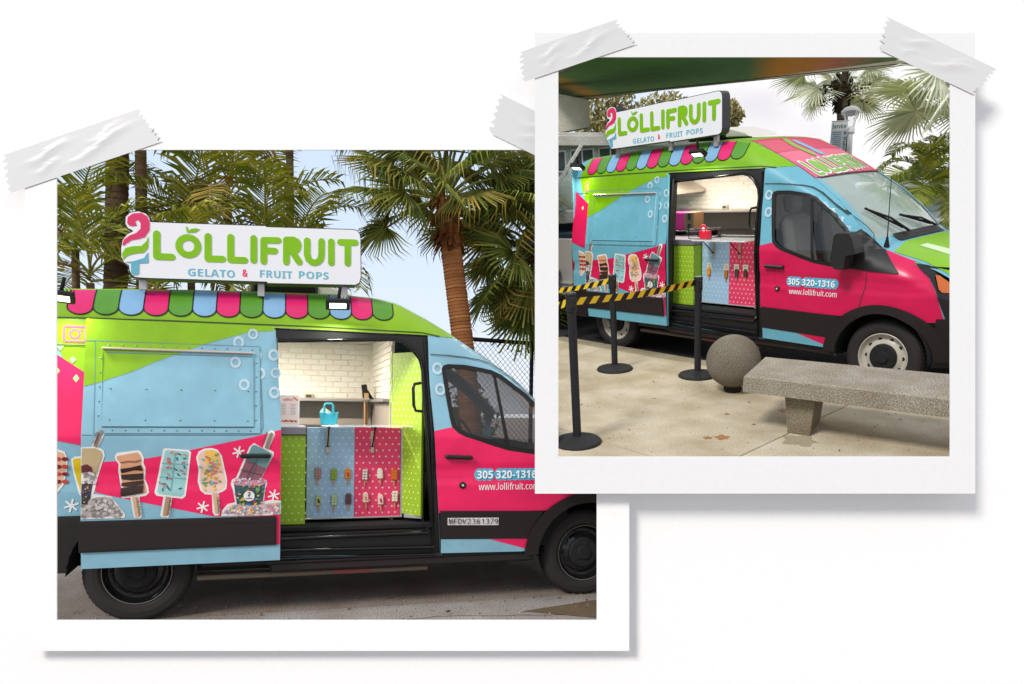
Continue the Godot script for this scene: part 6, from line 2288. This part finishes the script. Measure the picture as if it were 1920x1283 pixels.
func _ready() -> void:
	var cam := Camera3D.new()
	cam.name = "camera"
	add_child(cam, true)
	cam.position = Vector3(0, 1.365, 0)
	cam.projection = Camera3D.PROJECTION_FRUSTUM
	cam.near = 0.1
	cam.far = 300.0
	cam.size = 0.1 * 1283.0 / 1400.1
	cam.frustum_offset = Vector2(-0.1 * 1.4 / 1400.1, 0.1 * 153.4 / 1400.1)
	cam.current = true
	var env := Environment.new()
	var sky := Sky.new()
	var pm := PanoramaSkyMaterial.new()
	pm.panorama = sky_image()
	sky.sky_material = pm
	env.background_mode = Environment.BG_SKY
	env.sky = sky
	env.background_energy_multiplier = 0.75
	env.tonemap_mode = Environment.TONE_MAPPER_LINEAR
	env.tonemap_exposure = 1.8
	env.sdfgi_enabled = true
	env.ssao_enabled = true
	env.ssil_enabled = true
	var we := WorldEnvironment.new()
	we.name = "environment"
	we.environment = env
	add_child(we, true)
	var sun := DirectionalLight3D.new()
	sun.name = "sun"
	add_child(sun, true)
	sun.look_at_from_position(Vector3(-0.8, 0.86, 1.0), Vector3())
	sun.light_energy = 0.5
	sun.light_angular_distance = 15.0
	sun.light_color = Color(1.0, 0.975, 0.94)
	sun.shadow_enabled = true
	rng.seed = 5
	materials()
	fill_shapes()
	build_board()
	build_side_street()
	build_kerb_street()

# outlines of the printed pictures, windows and signs, in metres on the van's side
func fill_shapes():
	G["door_green"] = PackedFloat32Array([-0.31, 2.072, 0.895, 2.078, 0.891, 2.032, 0.712, 2.012, 0.59, 1.972, 0.445, 1.923, 0.279, 1.85, 0.125, 1.783, -0.01, 1.715, -0.187, 1.645, -0.314, 1.607])
	G["door_pink"] = PackedFloat32Array([0.944, 1.337, 0.764, 1.286, 0.56, 1.24, 0.361, 1.195, 0.186, 1.156, 0.055, 1.132, -0.202, 1.114, -0.231, 1.027, -0.216, 0.918, -0.084, 0.882, 0.056, 0.847, 0.28, 0.795, 0.51, 0.74, 0.949, 0.732])
	G["hatch_rail"] = PackedFloat32Array([-0.195, 1.874, 0.747, 1.877, 0.747, 1.863, -0.195, 1.86])
	G["a_out"] = PackedFloat32Array([-0.239, 1.217, -0.201, 1.333, -0.18, 1.344, -0.164, 1.332, -0.162, 1.304, -0.198, 1.214, -0.168, 1.19, -0.162, 1.157, -0.178, 1.108, -0.205, 1.016, -0.212, 0.983, -0.226, 0.907, -0.172, 0.897, -0.123, 0.889, -0.103, 0.861, -0.074, 0.818, -0.038, 0.766, -0.044, 0.744, -0.301, 0.743, -0.302, 1.212])
	G["a_in"] = PackedFloat32Array([-0.295, 1.206, -0.217, 1.206, -0.185, 1.188, -0.177, 1.157, -0.192, 1.108, -0.221, 1.016, -0.299, 1.044])
	G["a_cup"] = PackedFloat32Array([-0.299, 0.979, -0.233, 0.986, -0.25, 0.842, -0.298, 0.838])
	G["a_dip"] = PackedFloat32Array([-0.299, 1.093, -0.265, 1.103, -0.236, 1.081, -0.233, 1.054, -0.299, 1.049])
	G["a_mound"] = PackedFloat32Array([-0.297, 0.827, -0.25, 0.858, -0.211, 0.885, -0.158, 0.889, -0.131, 0.878, -0.108, 0.845, -0.079, 0.805, -0.054, 0.761, -0.201, 0.759, -0.296, 0.751])
	G["a_stick"] = PackedFloat32Array([-0.23, 1.221, -0.196, 1.321, -0.18, 1.327, -0.174, 1.319, -0.208, 1.212])
	G["b_out"] = PackedFloat32Array([-0.104, 1.157, -0.09, 1.177, 0.039, 1.194, 0.057, 1.179, 0.071, 1.145, 0.068, 1.107, 0.081, 1.079, 0.077, 1.001, 0.096, 0.951, 0.103, 0.91, 0.084, 0.89, 0.044, 0.883, 0.054, 0.813, 0.063, 0.752, 0.051, 0.739, 0.014, 0.742, 0.004, 0.792, -0.009, 0.881, -0.054, 0.874, -0.069, 0.891, -0.064, 0.937, -0.074, 0.987, -0.084, 1.058, -0.08, 1.102, -0.101, 1.133])
	G["b_in"] = PackedFloat32Array([-0.092, 1.155, 0.03, 1.179, 0.047, 1.162, 0.057, 1.132, 0.055, 1.101, 0.068, 1.073, 0.065, 0.999, 0.084, 0.948, 0.088, 0.91, -0.034, 0.89, -0.058, 0.887, -0.052, 0.937, -0.062, 0.987, -0.072, 1.058, -0.068, 1.102, -0.09, 1.133])
	G["b_k1"] = PackedFloat32Array([-0.069, 1.071, -0.005, 1.08, 0.053, 1.095, 0.065, 1.057, 0.015, 1.062, -0.065, 1.042])
	G["b_k2"] = PackedFloat32Array([-0.068, 1.03, 0.067, 1.04, 0.069, 0.999, -0.005, 0.994, -0.064, 1.001])
	G["b_k3"] = PackedFloat32Array([-0.064, 0.976, 0.005, 0.986, 0.071, 0.993, 0.067, 0.966, -0.005, 0.949, -0.064, 0.955])
	G["b_k4"] = PackedFloat32Array([-0.067, 0.942, 0.07, 0.959, 0.066, 0.911, -0.004, 0.896, -0.067, 0.887])
	G["b_stick"] = PackedFloat32Array([0.001, 0.884, 0.033, 0.886, 0.048, 0.758, 0.041, 0.747, 0.021, 0.748])
	G["c_out"] = PackedFloat32Array([0.188, 1.201, 0.202, 1.207, 0.348, 1.194, 0.361, 1.178, 0.349, 1.066, 0.329, 0.884, 0.309, 0.866, 0.245, 0.875, 0.236, 0.798, 0.232, 0.753, 0.221, 0.74, 0.181, 0.743, 0.171, 0.757, 0.192, 0.881, 0.149, 0.889, 0.136, 0.909, 0.158, 1.034])
	G["c_in"] = PackedFloat32Array([0.2, 1.187, 0.211, 1.194, 0.338, 1.184, 0.346, 1.171, 0.334, 1.066, 0.317, 0.895, 0.3, 0.88, 0.167, 0.9, 0.153, 0.916, 0.174, 1.045])
	G["c_stick"] = PackedFloat32Array([0.206, 0.883, 0.236, 0.877, 0.221, 0.76, 0.21, 0.752, 0.188, 0.754])
	G["d_out"] = PackedFloat32Array([0.392, 1.144, 0.408, 1.184, 0.444, 1.204, 0.491, 1.208, 0.528, 1.196, 0.555, 1.155, 0.572, 1.075, 0.59, 0.984, 0.585, 0.927, 0.559, 0.907, 0.537, 0.902, 0.548, 0.779, 0.538, 0.747, 0.512, 0.746, 0.499, 0.769, 0.493, 0.89, 0.451, 0.893, 0.42, 0.92, 0.402, 0.98, 0.408, 1.065])
	G["d_in"] = PackedFloat32Array([0.405, 1.144, 0.418, 1.176, 0.449, 1.192, 0.491, 1.196, 0.52, 1.184, 0.544, 1.149, 0.56, 1.073, 0.577, 0.984, 0.573, 0.936, 0.551, 0.92, 0.493, 0.903, 0.456, 0.906, 0.431, 0.929, 0.415, 0.98, 0.421, 1.065])
	G["d_yel"] = PackedFloat32Array([0.449, 1.185, 0.492, 1.194, 0.518, 1.182, 0.541, 1.146, 0.55, 1.087, 0.508, 1.053, 0.466, 1.076, 0.445, 1.133])
	G["d_stick"] = PackedFloat32Array([0.497, 0.9, 0.53, 0.905, 0.54, 0.779, 0.531, 0.759, 0.516, 0.762])
	G["e_out"] = PackedFloat32Array([0.819, 1.206, 0.856, 1.321, 0.875, 1.332, 0.895, 1.323, 0.9, 1.298, 0.859, 1.2, 0.893, 1.179, 0.891, 1.154, 0.869, 1.113, 0.81, 0.987, 0.845, 0.986, 0.851, 0.963, 0.839, 0.923, 0.83, 0.836, 0.877, 0.847, 0.943, 0.839, 0.945, 0.746, 0.866, 0.739, 0.627, 0.741, 0.553, 0.742, 0.558, 0.779, 0.595, 0.824, 0.643, 0.834, 0.626, 0.926, 0.613, 0.958, 0.62, 0.989, 0.647, 1.004, 0.679, 1.086, 0.734, 1.217, 0.762, 1.243])
	G["e_top"] = PackedFloat32Array([0.748, 1.223, 0.768, 1.23, 0.83, 1.2, 0.879, 1.17, 0.88, 1.154, 0.844, 1.067, 0.713, 1.129])
	G["e_low"] = PackedFloat32Array([0.711, 1.127, 0.844, 1.065, 0.799, 0.979, 0.658, 0.992])
	G["e_cup"] = PackedFloat32Array([0.634, 0.96, 0.838, 0.957, 0.82, 0.819, 0.74, 0.811, 0.654, 0.822])
	G["e_rim"] = PackedFloat32Array([0.626, 0.972, 0.647, 0.985, 0.733, 0.988, 0.821, 0.983, 0.84, 0.969, 0.821, 0.948, 0.734, 0.943, 0.647, 0.951])
	G["e_mound"] = PackedFloat32Array([0.574, 0.758, 0.59, 0.799, 0.648, 0.823, 0.735, 0.803, 0.833, 0.819, 0.937, 0.828, 0.939, 0.756, 0.724, 0.749])
	G["e_stick"] = PackedFloat32Array([0.832, 1.209, 0.864, 1.306, 0.877, 1.316, 0.888, 1.304, 0.854, 1.2])
	G["flakes"] = PackedFloat32Array([0.662, 1.18, 0.895, 0.879, 0.436, 0.807])
	G["bubbles"] = PackedFloat32Array([0.745, 2.001, 0.651, 1.94, 0.633, 1.797, 0.693, 1.642, 0.885, 1.86, 0.794, 1.725, 0.9, 1.732, 0.893, 1.593, 0.769, 1.502, 0.772, 1.852])
	G["door_handle"] = PackedFloat32Array([0.675, 1.158, 0.871, 1.154])
	G["rivets_top"] = PackedFloat32Array([-0.195, 1.881, 0.656, 1.883])
	G["hatch"] = PackedFloat32Array([-0.195, 1.868, 0.747, 1.869, 0.759, 1.353, -0.184, 1.348])
	G["rear_blue"] = PackedFloat32Array([-0.767, 2.06, -0.558, 2.071, -0.517, 1.922, -0.451, 1.79, -0.494, 1.821, -0.764, 1.961])
	G["rear_pink"] = PackedFloat32Array([-0.765, 1.986, -0.494, 1.822, -0.339, 1.716, -0.317, 1.694, -0.299, 1.213, -0.33, 1.221, -0.469, 1.252, -0.733, 1.324])
	G["insta"] = PackedFloat32Array([-0.389, 1.961])
	G["seeds"] = PackedFloat32Array([-0.396, 1.788, -0.371, 1.663, -0.472, 1.873, -0.488, 1.71])
	G["rear_flake"] = PackedFloat32Array([-0.382, 0.821])
	G["p0_out"] = PackedFloat32Array([-0.518, 1.206, -0.465, 1.195, -0.422, 1.179, -0.404, 1.129, -0.412, 1.041, -0.431, 0.954, -0.469, 0.899, -0.518, 0.889])
	G["p0_in"] = PackedFloat32Array([-0.518, 1.195, -0.47, 1.182, -0.429, 1.168, -0.416, 1.127, -0.423, 1.041, -0.441, 0.965, -0.474, 0.916, -0.518, 0.902])
	G["p1_out"] = PackedFloat32Array([-0.385, 1.127, -0.363, 1.145, -0.304, 1.151, -0.304, 0.841, -0.338, 0.897, -0.373, 1.03])
	G["p1_in"] = PackedFloat32Array([-0.375, 1.12, -0.358, 1.132, -0.304, 1.137, -0.304, 0.874, -0.333, 0.93, -0.363, 1.035])
	G["rear_handle"] = PackedFloat32Array([-0.413, 1.228, -0.329, 1.228, -0.328, 1.174, -0.416, 1.174])
	G["win"] = PackedFloat32Array([2.122, 1.801, 2.133, 1.815, 2.16, 1.823, 2.287, 1.821, 2.416, 1.801, 2.494, 1.785, 2.571, 1.751, 2.674, 1.675, 2.778, 1.601])
	G["win_front"] = PackedFloat32Array([2.8, 1.575, 2.885, 1.497, 2.945, 1.432, 2.962, 1.36, 2.93, 1.155])
	G["win_bot"] = PackedFloat32Array([2.844, 1.167, 2.733, 1.184, 2.636, 1.197, 2.601, 1.206, 2.488, 1.239, 2.367, 1.28, 2.283, 1.304, 2.233, 1.329, 2.192, 1.369, 2.177, 1.435, 2.147, 1.615])
	G["mirror_tri"] = PackedFloat32Array([2.978, 1.475, 3.034, 1.445, 3.103, 1.394, 3.203, 1.314, 3.407, 1.124, 3.395, 1.113, 3.128, 1.136, 2.839, 1.16, 2.908, 1.292])
	G["mirror"] = PackedFloat32Array([2.911, 1.458, 2.934, 1.475, 3.041, 1.478, 3.071, 1.443, 3.107, 1.347, 3.115, 1.303, 3.028, 1.282, 3.023, 1.219, 3.018, 1.16, 2.942, 1.161, 2.901, 1.196, 2.892, 1.25, 2.9, 1.35])
	G["divider"] = PackedFloat32Array([2.507, 1.783, 2.532, 1.771, 2.634, 1.199, 2.601, 1.206])
	G["seam_top"] = PackedFloat32Array([2.018, 1.909, 2.16, 1.906, 2.287, 1.894, 2.416, 1.875, 2.494, 1.854, 2.59, 1.802, 2.694, 1.728, 2.85, 1.608])
	G["seam_door"] = PackedFloat32Array([2.811, 1.643, 3.025, 1.502, 3.096, 1.437, 3.124, 1.298, 3.137, 1.132, 3.131, 0.998, 3.104, 0.87, 3.081, 0.751])
	G["pink_top"] = PackedFloat32Array([2.048, 1.33, 2.192, 1.361, 3.14, 1.368, 3.205, 1.328, 3.329, 1.304, 3.444, 1.289])
	G["fr_handle"] = PackedFloat32Array([2.127, 1.155, 2.329, 1.144, 2.336, 1.113, 2.296, 1.113, 2.138, 1.12])
	G["fr_dish"] = PackedFloat32Array([2.2, 1.152, 2.222, 1.172, 2.269, 1.175, 2.289, 1.162, 2.293, 1.119, 2.277, 1.094, 2.223, 1.098, 2.201, 1.116])
	G["lock"] = PackedFloat32Array([2.262, 0.918])
	G["phone"] = PackedFloat32Array([2.372, 0.966, 2.87, 0.965, 2.371, 1.028])
	G["url"] = PackedFloat32Array([2.389, 0.887, 2.88, 0.887, 2.544, 0.938])
	G["plate"] = PackedFloat32Array([2.15, 0.618, 2.551, 0.606, 2.549, 0.665, 2.148, 0.673])
	G["clad_f"] = PackedFloat32Array([2.091, 0.727, 2.918, 0.709, 2.881, 0.653, 2.85, 0.545, 2.838, 0.489, 2.096, 0.515])
	G["strip_f"] = PackedFloat32Array([2.103, 0.508, 2.831, 0.489, 2.815, 0.394, 2.75, 0.389, 2.106, 0.401])
	G["strip_pink"] = PackedFloat32Array([2.484, 0.496, 2.831, 0.489, 2.815, 0.4])
	G["fbubbles"] = PackedFloat32Array([2.073, 1.804, 2.092, 1.644])
	G["frame_out"] = PackedFloat32Array([0.809, 2.062, 0.896, 2.064, 2.001, 2.056, 2.012, 1.681, 2.041, 1.33, 2.101, 0.391, 0.825, 0.427])
	G["frame_in"] = PackedFloat32Array([0.901, 1.969, 1.753, 2.013, 1.819, 1.998, 1.89, 1.943, 1.943, 1.865, 1.961, 1.786, 1.966, 1.591, 1.993, 1.242, 2.037, 0.635])
	G["headlight"] = PackedFloat32Array([3.492, 1.191, 3.57, 1.175, 3.684, 1.161, 3.831, 1.144, 3.854, 0.933, 3.707, 0.937, 3.683, 0.989, 3.617, 1.084])
	G["indicator"] = PackedFloat32Array([3.646, 1.091, 3.674, 1.082, 3.734, 1.032, 3.799, 0.944, 3.729, 0.955, 3.703, 0.981])
	G["bumper"] = PackedFloat32Array([3.708, 0.932, 3.855, 0.931, 3.876, 0.739, 3.78, 0.737])
	G["hood_edge"] = PackedFloat32Array([3.4, 1.273, 3.471, 1.254, 3.787, 1.156, 3.792, 1.105])
	G["fender_crease"] = PackedFloat32Array([2.783, 0.779, 2.837, 0.827, 2.932, 0.91, 3.037, 0.965, 3.194, 1, 3.369, 0.983, 3.524, 0.913, 3.648, 0.824, 3.727, 0.786])
	G["sg_shape"] = PackedFloat32Array([0.068, 2.756, 0.404, 2.771, 0.822, 2.792])
	G["sg_r"] = PackedFloat32Array([0.827, 2.785, 1.434, 2.816, 1.464, 2.81, 1.485, 2.787, 1.493, 2.751, 1.498, 2.463, 1.487, 2.419, 1.456, 2.401, 0.83, 2.375])
	G["sg_l"] = PackedFloat32Array([0.83, 2.385, 0.383, 2.372, 0.033, 2.361, -0.029, 2.363, -0.055, 2.382, -0.067, 2.411, -0.07, 2.442, -0.101, 2.46, -0.118, 2.498, -0.12, 2.56, -0.11, 2.617, -0.081, 2.659, -0.046, 2.681, -0.076, 2.693, -0.094, 2.725, -0.092, 2.776, -0.062, 2.809, -0.01, 2.823, 0.042, 2.81, 0.065, 2.781])
	G["sg_pink"] = PackedFloat32Array([-0.077, 2.732, -0.074, 2.772, -0.041, 2.8, 0.011, 2.808, 0.047, 2.788, 0.063, 2.744, 0.061, 2.693, 0.032, 2.645, -0.009, 2.628, -0.051, 2.618, -0.097, 2.579, -0.107, 2.581, -0.097, 2.618, -0.061, 2.649, -0.02, 2.669, 0.006, 2.7, 0.006, 2.739, -0.012, 2.76, -0.028, 2.748, -0.018, 2.719, -0.046, 2.712, -0.066, 2.716])
	G["sg_green"] = PackedFloat32Array([-0.101, 2.48, -0.109, 2.521, -0.086, 2.562, -0.04, 2.577, 0.012, 2.583, 0.041, 2.615, 0.055, 2.649, 0.053, 2.573, 0.027, 2.539, -0.019, 2.53, -0.06, 2.519, -0.086, 2.5])
	G["sg_blue"] = PackedFloat32Array([-0.091, 2.465, -0.04, 2.475, 0.027, 2.501, 0.053, 2.542, 0.057, 2.476, 0.048, 2.468, -0.002, 2.464, -0.002, 2.396, -0.013, 2.383, -0.039, 2.381, -0.052, 2.392, -0.052, 2.461])
	G["s1"] = PackedFloat32Array([0.107, 2.674, 0.108, 2.518, 0.204, 2.521])
	G["s2"] = PackedFloat32Array([0.436, 2.683, 0.437, 2.526, 0.532, 2.53])
	G["s3"] = PackedFloat32Array([0.585, 2.689, 0.586, 2.529, 0.68, 2.532])
	G["s4"] = PackedFloat32Array([0.739, 2.693, 0.74, 2.536])
	G["s5"] = PackedFloat32Array([0.905, 2.69, 0.807, 2.685, 0.808, 2.533])
	G["s5b"] = PackedFloat32Array([0.808, 2.611, 0.883, 2.613])
	G["s7"] = PackedFloat32Array([1.107, 2.705, 1.107, 2.606, 1.118, 2.571, 1.14, 2.552, 1.161, 2.548, 1.182, 2.555, 1.202, 2.577, 1.209, 2.611, 1.208, 2.708])
	G["s8"] = PackedFloat32Array([1.277, 2.711, 1.279, 2.556])
	G["s9"] = PackedFloat32Array([1.341, 2.712, 1.451, 2.717])
	G["s9b"] = PackedFloat32Array([1.395, 2.713, 1.397, 2.56])
	G["s6"] = PackedFloat32Array([0.963, 2.539, 0.962, 2.7, 1.01, 2.703, 1.036, 2.691, 1.045, 2.665, 1.036, 2.635, 1.011, 2.617, 0.963, 2.614])
	G["s6b"] = PackedFloat32Array([1.005, 2.617, 1.053, 2.545])
	G["sO"] = PackedFloat32Array([0.309, 2.604, 0.379, 2.607, 0.309, 2.529])
	G["sgt"] = PackedFloat32Array([0.308, 2.398, 0.615, 2.415, 0.665, 2.416, 0.701, 2.418, 0.783, 2.419, 0.307, 2.454])
	G["sgt2"] = PackedFloat32Array([1.005, 2.429, 1.051, 2.429, 1.261, 2.438])
	G["s_leaf"] = PackedFloat32Array([0.309, 2.707, 0.327, 2.726, 0.354, 2.732, 0.383, 2.727, 0.359, 2.706, 0.327, 2.697])
	G["s_stem"] = PackedFloat32Array([0.297, 2.733, 0.306, 2.701])
